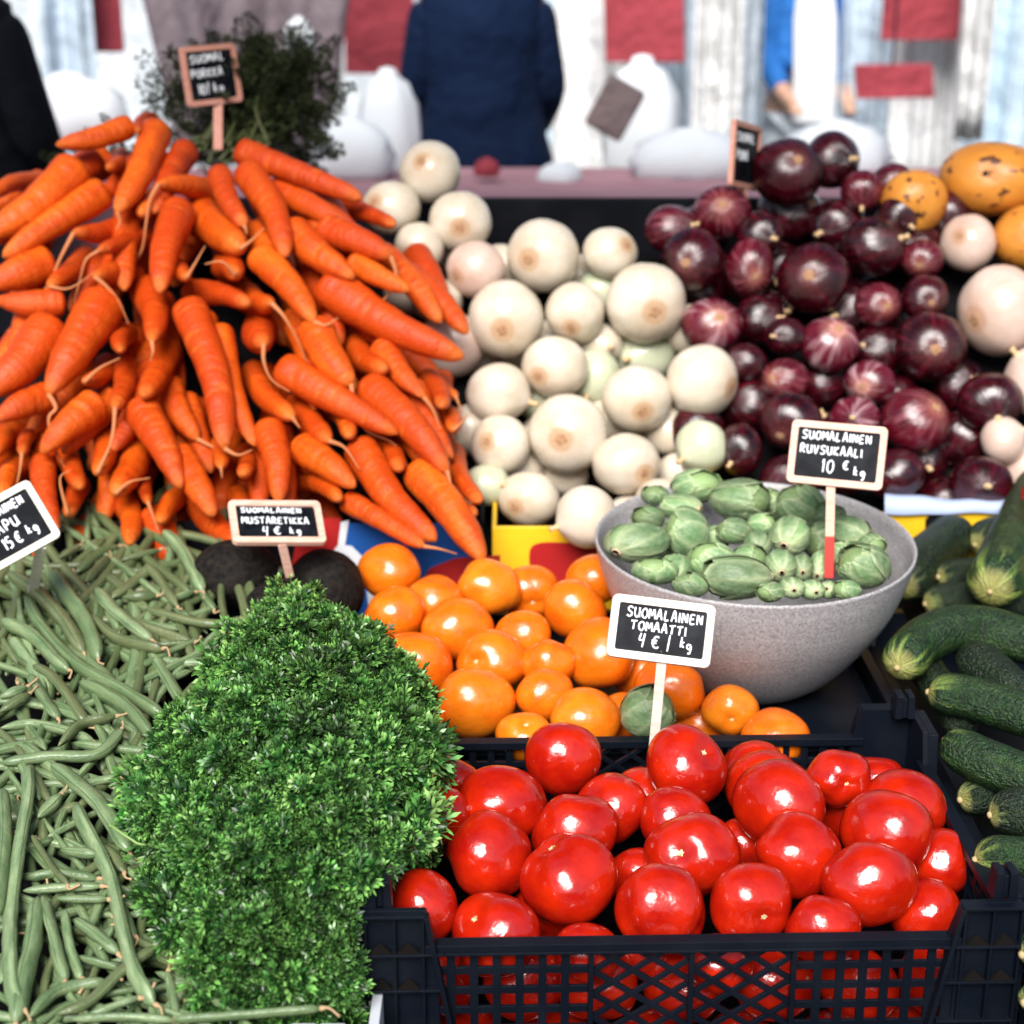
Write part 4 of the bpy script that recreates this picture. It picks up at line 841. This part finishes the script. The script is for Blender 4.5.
# ------------------------------------------------------------------ signs
GL = {'S':[[(.9,.85),(.6,1),(.2,.85),(.25,.6),(.75,.4),(.75,.12),(.4,0),(.05,.12)]],'U':[[(.08,1),(.1,.3),(.4,0),(.75,.3),(.78,1)],[(.78,.6),(.85,0)]],'O':[[(.5,1),(.12,.7),(.15,.2),(.5,0),(.85,.3),(.8,.8),(.5,1)]],
 'M':[[(.02,0),(.1,1),(.45,.35),(.8,1),(.95,0)]],'A':[[(.05,0),(.4,1),(.55,.95),(.85,0)],[(.2,.4),(.75,.42)]],'L':[[(.2,1),(.15,.05),(.75,.08)]],'I':[[(.3,1),(.3,0)]],'N':[[(.08,0),(.12,1),(.75,.05),(.8,1)]],
 'E':[[(.8,.95),(.2,.9),(.15,.05),(.8,.05)],[(.2,.5),(.7,.52)]],'T':[[(.0,.92),(.95,1)],[(.48,.95),(.42,0)]],'P':[[(.15,0),(.2,1),(.7,.95),(.75,.6),(.2,.45)]],'R':[[(.12,0),(.15,1),(.7,.9),(.65,.55),(.2,.48),(.85,0)]],'K':[[(.15,1),(.12,0)],[(.8,1),(.18,.45),(.85,0)]],
 'V':[[(.05,1),(.42,0),(.85,1)]],'4':[[(.25,1),(.1,.45),(.75,.5)],[(.75,1),(.55,-.15)]],'e':[[(.95,.95),(.55,1),(.25,.6),(.3,.15),(.7,0),(.95,.12)],[(.05,.62),(.75,.66)],[(.05,.4),(.7,.42)]],'/':[[(.65,1.1),(.3,-.15)]],
 'k':[[(.25,1.1),(.12,0)],[(.65,.6),(.2,.35),(.7,0)]],'g':[[(.75,.6),(.3,.62),(.2,.25),(.55,.12),(.75,.55),(.65,-.3),(.3,-.4)]],'1':[[(.15,.75),(.45,1),(.42,0)]],'0':[[(.5,1),(.18,.75),(.18,.2),(.5,0),(.8,.3),(.78,.8),(.5,1)]],'5':[[(.8,1),(.3,1),(.22,.6),(.7,.55),(.75,.15),(.2,0)]],'.':[[(.3,.02),(.38,0)]],' ':[]}
def sign(label, c, D, wpx, hpx, roll, yaw, pitch, frame_m, lines, stick, thick=.0090, red=False, chalk=.00085, stickw=.0055):
    """c: pixel centre; lines: (text, x0, y0, char width, char height, slant) in board units 0..1 of width/height"""
    p = atD(*c, D); k = zd(p)/F; w, h = wpx*k, hpx*k; R, Fd, U = frame(p)
    E = Matrix.Rotation(math.radians(yaw),3,'Z') @ Matrix.Rotation(math.radians(pitch),3,'X') @ Matrix.Rotation(math.radians(roll),3,'Y')
    E = np.array(E); B = np.array([R,Fd,U]); X = lambda V: p+(np.asarray(V)@E.T)@B
    root = empty('price_sign', p); tag(root, label, 'sign', 'chalkboard price signs'); 
    def rr(w_, h_, r_, n=5):
        o = []
        for cx, cz, a0 in ((w_/2-r_,-h_/2+r_,-90),(w_/2-r_,h_/2-r_,0),(-w_/2+r_,h_/2-r_,90),(-w_/2+r_,-h_/2+r_,180)):
            for i in range(n+1): a = math.radians(a0+90*i/n); o.append((cx+r_*math.cos(a), cz+r_*math.sin(a)))
        return o
    th = thick*wpx/107*k/.00105; th = min(thick, w*.1); O = rr(w,h,th*.75); I = rr(w-2*th,h-2*th,th*.28); n = len(O); V = []
    for y, P_ in ((-.003,O),(-.0045,[(a*.985,b*.985) for a,b in O]),(-.0045,[(a*1.01,b*1.01) for a,b in I]),(-.003,I),(.003,I),(.003,O)): V += [(a,y,b) for a,b in P_]
    fc = []
    for j in range(6):
        for i in range(n): a = j*n+i; b2 = j*n+(i+1)%n; c2 = ((j+1)%6)*n; fc.append((a, b2, c2+(i+1)%n, c2+i))
    obj('frame', X(V), [tuple(reversed(f)) for f in fc], frame_m, root, smooth=False)
    bd = MB(); bd.box(-w/2+th*.8,w/2-th*.8,-.0012,.0016,-h/2+th*.8,h/2-th*.8); bd.build('chalkboard', M['slate'], root, xf=X)
    tb_ = MB(); iw, ih = w-2*th, h-2*th
    for text, x0, y0, cw, ch, sl in lines:
        x = x0
        for chh in text:
            adv = .45 if chh in 'I1./ ' else 1
            for st in GL[chh]:
                pts = [(-iw/2+iw*(x+a*cw*adv*.86)+random.uniform(-.0002,.0002), -.0017, ih/2-ih*(y0+ch+sl*(x-x0)-b*ch)) for a, b in st]
                sp = spline([np.array(q) for q in pts], max(6, 5*len(pts))) if len(pts) > 2 else spline([np.array(q) for q in pts], 6)
                v, f, _, _ = tube(sp, np.full(len(sp), chalk)*np.array([random.uniform(.8,1.15) for _ in sp]), 6, ref=[0,1,0]); tb_.add(v, f)
            x += cw*adv
    tb_.xf(lambda v: (v[0], -.0017+(v[1]+.0017)*.5, v[2])); tb_.build('writing', M['chalk'], root, smooth=True, xf=X)
    # stick: from the lower edge of the frame down to a pixel/depth
    top = X([[stick[0]*w, .0005, -h/2+.001]])[0]; bot = atD(stick[1], stick[2], stick[3]); dr = nrm(bot-top); sd = nrm(np.cross(dr, Fd)); bk = np.cross(dr, sd)
    def plank(nm, a, b, m_, g=1.0):
        q = []; 
        for e in (a, b):
            for s1, s2 in ((-1,-1),(1,-1),(1,1),(-1,1)): q.append(e+sd*s1*stickw*g+bk*s2*.0016*g)
        o = obj(nm, np.array(q), [(0,1,2,3),(7,6,5,4),(0,4,5,1),(1,5,6,2),(2,6,7,3),(3,7,4,0)], m_, root, smooth=False); bv = o.modifiers.new('b','BEVEL'); bv.width=.0008; bv.segments=2
    if red:
        m1 = top+(bot-top)*.55; plank('stick', top, m1, frame_m); plank('red_stick_end', m1, bot, M['redpaint'], 1.02)
    else: plank('stick', top, bot, frame_m)
    return root
sign('white framed chalkboard reading Suomalainen tomaatti, stuck between the crates', (661,631), 1.66, 104, 64, 5, 2, -8, M['white_frame'],
 [('SUOMALAINEN',.09,.06,.085,.21,.02),('TOMAATTI',.15,.35,.088,.19,.03),('4',.26,.60,.10,.26,0),('e',.40,.64,.11,.24,0),('.',.52,.84,.04,.1,0),('/',.58,.60,.12,.28,0),('k',.73,.60,.08,.20,0),('g',.80,.66,.09,.18,0)], (0.04,652,765,1.665), chalk=.00115)
sign('pink framed chalkboard for brussels sprouts at 10 euro, standing in the bowl', (837,455), 1.94, 95, 64, 2, -3, -6, M['pink_frame'],
 [('SUOMALAINEN',.05,.05,.083,.17,.01),('RUVSUKAALI',.04,.34,.083,.17,.01),('10',.33,.62,.12,.26,0),('e',.58,.62,.09,.16,0),('k',.72,.72,.08,.16,0),('g',.80,.74,.09,.16,0)], (-.03,829,578,1.90), red=True, chalk=.00125)
sign('tilted white framed chalkboard for beans at left edge, cut by the photo', (4,530), 1.86, 92, 67, -24, 0, -6, M['white_frame'],
 [('SUOMALAINEN',.05,.06,.083,.17,.0),('PAPU',.30,.35,.11,.2,.0),('15',.40,.66,.09,.22,0),('e',.56,.66,.10,.2,0),('k',.74,.64,.08,.16,0),('g',.82,.66,.09,.16,0)], (.24,33,592,1.95), chalk=.0015, stickw=.0065)
sign('leaning pink framed chalkboard at 4 euro above the black root vegetables', (277,523), 1.98, 94, 54, 4, 14, -38, M['pink_frame'],
 [('SUOMALAINEN',.06,.04,.075,.15,.01),('MUSTARETIKKA',.06,.34,.075,.2,.02),('4',.30,.64,.1,.26,0),('e',.44,.66,.10,.22,0),('k',.64,.68,.08,.18,0),('g',.72,.70,.09,.16,0)], (.02,290,577,1.975), chalk=.0011)
sign('salmon framed chalkboard on a stick at the top of the carrots', (211,75), 2.80, 62, 58, -4, 28, -4, M['salmon_frame'],
 [('SUOMAL',.08,.08,.13,.16,-.05),('PORKKA',.06,.38,.12,.16,-.03),('10',.18,.68,.12,.2,0),('/',.36,.66,.15,.2,0),('k',.50,.68,.14,.17,0),('g',.62,.70,.15,.15,0)], (.05,218,150,2.78), chalk=.0014, stickw=.0075)
sign('salmon framed chalkboard turned nearly edge on beside the red onions', (745,156), 2.73, 92, 64, 4, 73, 0, M['salmon_frame'],
 [('SUOMAL',.08,.10,.13,.16,-.02),('PUNA',.10,.42,.13,.18,-.02)], (0,747,215,2.74), chalk=.0014)
# ------------------------------------------------------------------ the market behind
def fabric(name, c, rough=.85, sc=30):
    m = mat(name, c, rough); m.node_tree.nodes['Principled BSDF'].inputs['Specular IOR Level'].default_value = .12; t = NT(m); tc = t.new('ShaderNodeTexCoord'); n = t.noise(tc.outputs['Object'], sc, 4); n9 = t.noise(tc.outputs['Object'], 7, 3); t.bump(t.math('ADD', n9.outputs[0], t.math('MULTIPLY', n.outputs[0], .2)), .8, .05)
    n2 = t.noise(tc.outputs['Object'], 2.5, 4); t.link(t.ramp(n2.outputs[0], [(.3, tuple(x*.8 for x in c)), (.7, tuple(min(1,x*1.15) for x in c))]).outputs[0], t.b.inputs['Base Color']); return m
def sheet(name, x0, x1, z0, z1, y, m, label, cat, amp=.05, fr=9, th=.01, n=90, group=None, taper=0, seed=0):
    V = []; nz = 14
    for j in range(nz):
        v = j/(nz-1)
        for i in range(n):
            u = i/(n-1); xx = x0+(x1-x0)*u; xm = (x0+x1)/2; xx = xm+(xx-xm)*(1-taper*(1-v))
            V.append((xx, y+amp*math.sin(u*fr*2+seed+v*.6)+amp*.5*math.sin(u*fr*5.3+seed*2)+amp*.3*math.sin(v*5+u*4), z0+(z1-z0)*v))
    V = np.array(V); N = len(V); V = np.vstack([V, V+np.array([0,th,0])]); f = grid_faces(n, nz, False); F2 = f+[tuple(N+k for k in reversed(q)) for q in f]
    bd = [i for i in range(n)]+[j*n+n-1 for j in range(1,nz)]+[(nz-1)*n+i for i in range(n-2,-1,-1)]+[j*n for j in range(nz-2,0,-1)]
    F2 += [(bd[(i+1)%len(bd)], bd[i], bd[i]+N, bd[(i+1)%len(bd)]+N) for i in range(len(bd))]
    return tag(obj(name, V, F2, m), label, cat, group)
white = fabric('white tarpaulin', (.62,.67,.71)); redf = fabric('faded red cloth', (.32,.05,.065)); greyf = fabric('mauve grey cloth', (.16,.13,.145)); pinkf = fabric('dusty pink cloth', (.40,.22,.25)); bluew = fabric('pale blue cloth', (.55,.68,.78)); blue = fabric('blue cloth', (.03,.16,.48)); teal = fabric('teal cloth', (.05,.38,.42)); navy = fabric('navy wool', (.003,.010,.034)); blackf = fabric('black coat cloth', (.010,.011,.016)); whitep = mat('white plastic bag', (.66,.69,.72), .6, Specular_IOR_Level=.15); denim = fabric('dark trousers', (.02,.02,.03)); skin = mat('skin', (.55,.32,.22), .5); hair = mat('hair', (.05,.03,.02), .6); brown = fabric('brown grey paper', (.16,.12,.12)); offw = fabric('off white linen', (.56,.62,.68)); cream = fabric('cream cloth', (.70,.70,.70)); dusk = fabric('grey blue cloth', (.44,.52,.60))
Y8 = 7.6
sheet('tent_wall', -3.4, 4.4, 0.05, 3.0, Y8, white, 'long white tent side wall closing off the background', 'tent wall', .07, 22)
sheet('hanging_cloth', *[atD(x,0,6.9)[0] for x in (545,602)], .55, 2.6, 6.9, bluew, 'pale blue cloth hanging right of the navy coated person', 'cloth', .02, 4, seed=1)
sheet('hanging_cloth', *[atD(x,0,6.8)[0] for x in (690,760)], .35, 2.6, 6.8, offw, 'pale linen cloth hanging left of the blue vested shopper', 'cloth', .03, 5, seed=4)
sheet('hanging_cloth', *[atD(x,0,7.0)[0] for x in (972,1040)], .35, 2.6, 7.0, bluew, 'pale bluish cloth hanging at the upper right edge', 'cloth', .03, 5, seed=3)
for k, (a_, b_, D_, mm, zz, lb) in enumerate([(560,640,6.5,'cream',.5,'cream cloth hanging between blue cloth and red banner'),(655,700,7.1,'dusk',.4,'grey blue cloth strip hanging right of the large red banner'),(700,742,6.2,'cream',.8,'short cream cloth hanging above the edge on sign'),(838,905,6.9,'dusk',.5,'grey blue cloth hanging right of the blue jacketed shopper'),(905,965,6.6,'cream',.5,'cream cloth hanging behind the small low red banner'),(300,345,6.7,'cream',.5,'cream cloth showing between grey tarpaulin and red banner'),(40,90,6.4,'dusk',.5,'grey blue cloth hanging at the upper left beside the black coat'),(960,1000,6.2,'cream',.9,'narrow cream cloth near the upper right corner'),(740,765,6.9,'dusk',.4,'narrow grey blue cloth left of the blue jacketed shopper')]):
    sheet('hanging_cloth', *[atD(x,0,D_)[0] for x in (a_,b_)], zz, 2.6, D_, dict(cream=cream, dusk=dusk)[mm], lb, 'cloth', .035, 4+k%3, seed=k*1.7, taper=.25 if k%2 else -.2)
def panel(px0, px1, py0, py1, D, m, label, lean=0):
    b = MB(); a = atD(px0, py1, D); c = atD(px1, py0, D); b.box(a[0],c[0],D-.012,D+.012,a[2],c[2]); b.xf(lambda v: (v[0]+lean*(c[2]-v[2]), v[1]+.03*math.sin(v[0]*9), v[2]))
    root = empty('red_banner', ((a[0]+c[0])/2, D, a[2])); tag(root, label, 'banner', 'red banners behind the stall'); b.build('cloth', m, root, bevel=.004)
    s = MB(); s.box((a[0]+c[0])/2-.004,(a[0]+c[0])/2+.004,D-.004,D+.004,c[2]-.01,2.4); s.build('cord', blackf, root)
panel(600,682,-60,62,6.2,redf,'large faded red banner hanging left of centre right background', .05)
panel(880,968,-60,40,6.4,redf,'red banner hanging at the top right')
panel(850,933,64,98,6.0,redf,'small faded red banner low at the right background', .15)
panel(345,412,-80,74,6.3,redf,'bright red banner hanging beside the navy coated person')
panel(88,116,-80,52,6.6,redf,'narrow red banner strip at the upper left')
sheet('grey_tarpaulin', *[atD(x,0,5.2)[0] for x in (90,400)], atD(300,165,5.2)[2], 2.3, 5.2, greyf, 'mauve grey tarpaulin hanging in folds behind the carrot greens', 'tarpaulin', .05, 5, taper=.5, seed=2)
# opposite table
ot = empty('market_table', (0,4.4,0)); tag(ot, 'far market table under a dusty pink cloth', 'table'); zt = atD(500,200,4.15)[2]
b = MB(); b.box(-2.6,2.6,4.15,4.75,zt-.03,zt); b.build('table_top', pinkf, ot, bevel=.005); b = MB(); b.box(-2.62,2.62,4.135,4.147,.3,zt+.003); b.build('cloth_front', pinkf, ot)
for x in (-2.4,2.4):
    for y in (4.25,4.8): b = MB(); b.box(x-.03,x+.03,y-.03,y+.03,0,zt-.031); b.build('leg', M['board'], ot)
def bag(px, py0, py1, wpx, D, label, m=whitep, name='plastic_bag'):
    a = atD(px, py1, D); c = atD(px, py0, D); hgt = c[2]-a[2]; r = wpx/2*zd(a)/F
    V = []; n = 20; pr_ = [(.02,0),(.85,0),(1,.12),(1.02,.4),(.9,.7),(.6,.9),(.3,.97),(.25,1.03),(.02,1.05)]
    for rr_, zz in pr_:
        for i in range(n): aa = 2*math.pi*i/n; q = r*rr_*(1+.09*math.sin(4*aa+px)+.08*math.sin(7*aa+zz*9)+random.uniform(-.07,.07)); V.append((a[0]+q*math.cos(aa), D+q*.7*math.sin(aa), a[2]+zz*hgt))
    return tag(obj(name, np.array(V), grid_faces(n, len(pr_)), m), label, 'bag', 'white bags on the far table')
bag(350,118,178,88,4.55,'squat white bag on the far table behind the carrot end'); bag(390,72,178,58,4.7,'tall white bag on the far table left of the navy coat'); bag(300,18,60,32,4.75,'small white bag above the dark carrot greens')
bag(560,162,186,42,4.5,'small white bag on the far table right of the navy coat'); bag(690,130,178,120,4.6,'broad white bag on the far table behind red onions'); bag(640,60,176,80,5.2,'tall white sack behind the far table under the red banner'); bag(72,75,140,110,4.9,'pale bag on the far table behind the topmost carrot')
bag(835,122,178,110,4.8,'wide white sack on the far table behind the red onions top')
bag(487,158,176,24,4.45,'small red bag on the far table below the navy coat', redf, 'red_bag')
b = MB(); b.box(-.055,.055,-.03,.03,-.075,.075); pbr = atD(615,108,4.7); ca, sa = math.cos(.5), math.sin(.5); b.xf(lambda v: (pbr[0]+v[0]*ca+v[2]*sa, 4.7+v[1], pbr[2]-v[0]*sa+v[2]*ca)); tag(b.build('paper_bag', brown, bevel=.01), 'tilted brown grey paper bag leaning on the white sack', 'paper bag')
# people: one continuous skinned body, clothes as children
def skinned(name, pts, edges, rads, m, parent, sub=2, root=0):
    me = bpy.data.meshes.new(name); me.from_pydata(pts, edges, []); o = bpy.data.objects.new(name, me); COL.objects.link(o); o.parent = parent; me.materials.append(m)
    o.modifiers.new('skin','SKIN'); sv_ = me.skin_vertices[0].data
    for i, r_ in enumerate(rads): sv_[i].radius = r_ if isinstance(r_, tuple) else (r_, r_)
    for i in range(len(pts)): sv_[i].use_root = (i == root)
    o.modifiers['skin'].use_smooth_shade = True; s_ = o.modifiers.new('sub','SUBSURF'); s_.levels = sub; s_.render_levels = sub; return o
def person(label, x, y, rz, top, trousers, coat_len=.86, hgt=1.76, open_front=None, wd=1.0, armf=.12):
    root = empty('person', (x,y,0)); root.rotation_euler = (0,0,rz); root.scale = (hgt/1.76,)*3; tag(root, label, 'person')
    P = [(0,0,.96),(0,0,1.15),(0,0,1.36),(0,0,1.50),(0,-.01,1.60),(0,-.02,1.70)]; E = [(0,1),(1,2),(2,3),(3,4),(4,5)]; Rr = [(.13,.09),(.12,.09),(.12,.08),(.055,.055),(.075,.09),(.06,.075)]
    P += [(0,-.115,1.62)]; E += [(4,6)]; Rr += [(.018,.02)]
    for s in (-1,1):
        n = len(P); P += [(s*.15*wd,0,1.40),(s*.21*wd,-.02,1.15),(s*.16*wd,-armf-.05,1.02),(s*.14*wd,-armf-.13,.98)]; E += [(2,n),(n,n+1),(n+1,n+2),(n+2,n+3)]; Rr += [.058,.045,.035,.028]
        h = n+3
        for q in range(5):
            P.append((s*(.14*wd+(.03 if q == 0 else .012*(q-2.5))), -armf-.21-(.012 if q in (2,3) else 0) if q else -armf-.17, .95 if q else 1.0)); E.append((h, len(P)-1)); Rr.append(.009)
        n = len(P); P += [(s*.09,0,.88),(s*.10,-.01,.50),(s*.10,.01,.09),(s*.10,-.12,.04)]; E += [(0,n),(n,n+1),(n+1,n+2),(n+2,n+3)]; Rr += [.095,.062,.045,(.04,.035)]
    skinned('body', P, E, Rr, skin, root)
    skinned('hair', [(0,.02,1.68),(0,.0,1.755),(0,.0,1.80),(0,.06,1.61)], [(0,1),(1,2),(0,3)], [(.082,.088),(.065,.075),(.025,.03),(.05,.04)], hair, root)
    # coat: lofted shell with sleeves
    V = []; n = 28; lv = [(coat_len,.232*wd,.15),(coat_len+.06,.228*wd,.148),(max(1.02,coat_len+.09),.205*wd,.135),(1.15,.18*wd,.125),(1.3,.195*wd,.13),(1.42,.19*wd,.12),(1.48,.12,.09),(1.52,.075,.07)]
    for z, a, b_ in lv:
        for i in range(n): t_ = 2*math.pi*i/n; w_ = 1+.03*math.sin(5*t_+z*9); V.append((a*w_*math.cos(t_), b_*w_*math.sin(t_), z))
    me = bpy.data.meshes.new('coat'); fcs = grid_faces(n, len(lv))+[tuple(reversed(range(n)))]; me.from_pydata(V, [], fcs); me.polygons.foreach_set('use_smooth',[True]*len(me.polygons)); me.materials.append(top); o = bpy.data.objects.new('coat', me); COL.objects.link(o); o.parent = root
    for s in (-1,1): skinned('sleeve', [(s*.15*wd,0,1.41),(s*.21*wd,-.02,1.15),(s*.16*wd,-armf-.05,1.02)], [(0,1),(1,2)], [.07,.058,.05], top, root)
    skinned('trousers', [(0,0,.95)]+[(s*q[0],q[1],q[2]) for s in (-1,1) for q in ((.09,0,.86),(.10,-.01,.50),(.10,.0,.12))], [(0,1),(1,2),(2,3),(0,4),(4,5),(5,6)], [(.165,.12),.108,.08,.062,.108,.08,.062], trousers, root)
    for s in (-1,1): skinned('shoe', [(s*.10,.03,.05),(s*.10,-.14,.04)], [(0,1)], [(.05,.045),(.045,.035)], blackf, root)
    if open_front:
        me = bpy.data.meshes.new('shirt_front'); V = [(sx*(.07 if z > 1.3 else .09), -.132*k2, z) for z, k2 in ((.9,1.45),(1.1,1.38),(1.3,1.12),(1.45,.9)) for sx in (-1,-.3,.3,1)]; me.from_pydata(V,[],[tuple(q) for q in grid_faces(4,4,False)]); me.materials.append(open_front); o = bpy.data.objects.new('shirt_front', me); COL.objects.link(o); o.parent = root; so = o.modifiers.new('s','SOLIDIFY'); so.thickness = .012
    return root
person('person in a navy coat standing with back turned behind the far table', (484-512)/F*5.2, 5.05, math.pi, navy, denim, .90, 1.80, armf=.16, wd=.92)
person('person in a black coat at the upper left edge', atD(2,60,3.9)[0]-.17, 3.9, math.pi*.9, blackf, denim, .70, 1.82, wd=1.15)
person('shopper in an open blue jacket over white shirt in the right background', atD(802,60,7.1)[0], 7.1, .15, blue, offw, 1.10, 1.74, open_front=whitep, wd=.8)
# ------------------------------------------------------------------ ground, canopies, light
b = MB(); b.box(-60,60,-60,60,-.02,0); m = mat('paving', (.22,.21,.20), .8); t = NT(m); tc = t.new('ShaderNodeTexCoord'); br = t.new('ShaderNodeTexBrick'); br.inputs['Scale'].default_value = 2; t.link(tc.outputs['Object'], br.inputs['Vector']); br.inputs['Color1'].default_value = (.20,.19,.18,1); br.inputs['Color2'].default_value = (.26,.25,.24,1); br.inputs['Mortar'].default_value = (.10,.10,.10,1); t.link(br.outputs[0], t.b.inputs['Base Color'])
tag(b.build('ground', m), kind='structure')
def canopy(label, x0, x1, y0, y1, z, m, drop=.2):
    root = empty('canopy', ((x0+x1)/2,(y0+y1)/2,0)); tag(root, label, 'canopy'); V = []; nx, ny = 24, 12
    for j in range(ny):
        for i in range(nx):
            u, v = i/(nx-1), j/(ny-1); V.append((x0+(x1-x0)*u, y0+(y1-y0)*v, z+.45*math.sin(v*math.pi)-.03*math.sin(u*math.pi*3)**2))
    V = np.array(V); N = len(V); V = np.vstack([V, V-np.array([0,0,.006])]); f = grid_faces(nx, ny, False); obj('roof_cloth', V, f+[tuple(N+k for k in reversed(q)) for q in f], m, root)
    b = MB(); b.box(x0,x1,y0-.008,y0-.002,z-drop,z+.01); b.build('valance', m, root)
    for x in (x0+.03,x1-.03):
        for y in (y0+.05,y1-.05): b = MB(); b.box(x-.02,x+.02,y-.02,y+.02,0,z); b.build('pole', M['board'], root)
tarp = mat('canopy tarpaulin', (.12,.12,.13), .8); NT(tarp).b.inputs['Transmission Weight'].default_value = 0
canopy('dark grey canopy over the vegetable stall', -1.9, 2.1, 1.7, 3.1, 2.5, tarp, .02)
canopy('added unseen dark canopy behind the camera, cropping the low light', -4, 4, -9.0, -5.0, 2.5, blackf, .3)  # unseen, added behind the camera to crop the low sun
b = MB(); b.box(-12,12,-9.6,-9.2,0,2.6); tag(b.build('market_hall_wall', fabric('ochre plaster', (.35,.26,.18))), 'low ochre wall behind the photographer', 'wall')
w = bpy.data.worlds.new('World'); S.world = w; w.use_nodes = True; nt = w.node_tree; bg = nt.nodes['Background']; sky = nt.nodes.new('ShaderNodeTexSky'); sky.sky_type = 'NISHITA'; sky.sun_disc = False
EL = math.radians(45); sky.sun_elevation = EL; sky.sun_rotation = math.radians(184); sky.dust_density = 3; sky.air_density = 1.2; nt.links.new(sky.outputs[0], bg.inputs['Color']); bg.inputs['Strength'].default_value = .05; sky.dust_density = 1.5; sky.ground_albedo = .1
sl = bpy.data.lights.new('sun','SUN'); sl.energy = 3.3; sl.angle = math.radians(35); sl.color = (1,.97,.93); so = bpy.data.objects.new('sun', sl); COL.objects.link(so)
so.rotation_euler = Vector((.16, math.cos(EL), -math.sin(EL))).to_track_quat('-Z','Y').to_euler(); so.location = (-1,-3,4)
for o in bpy.data.objects:
    if '_o' in o: del o['_o']
S.render.engine = 'CYCLES'; S.view_settings.view_transform = 'Standard'; S.view_settings.look = 'None'; S.view_settings.exposure = 1.05; S.view_settings.gamma = 1
S.render.resolution_x = 1024; S.render.resolution_y = 1024
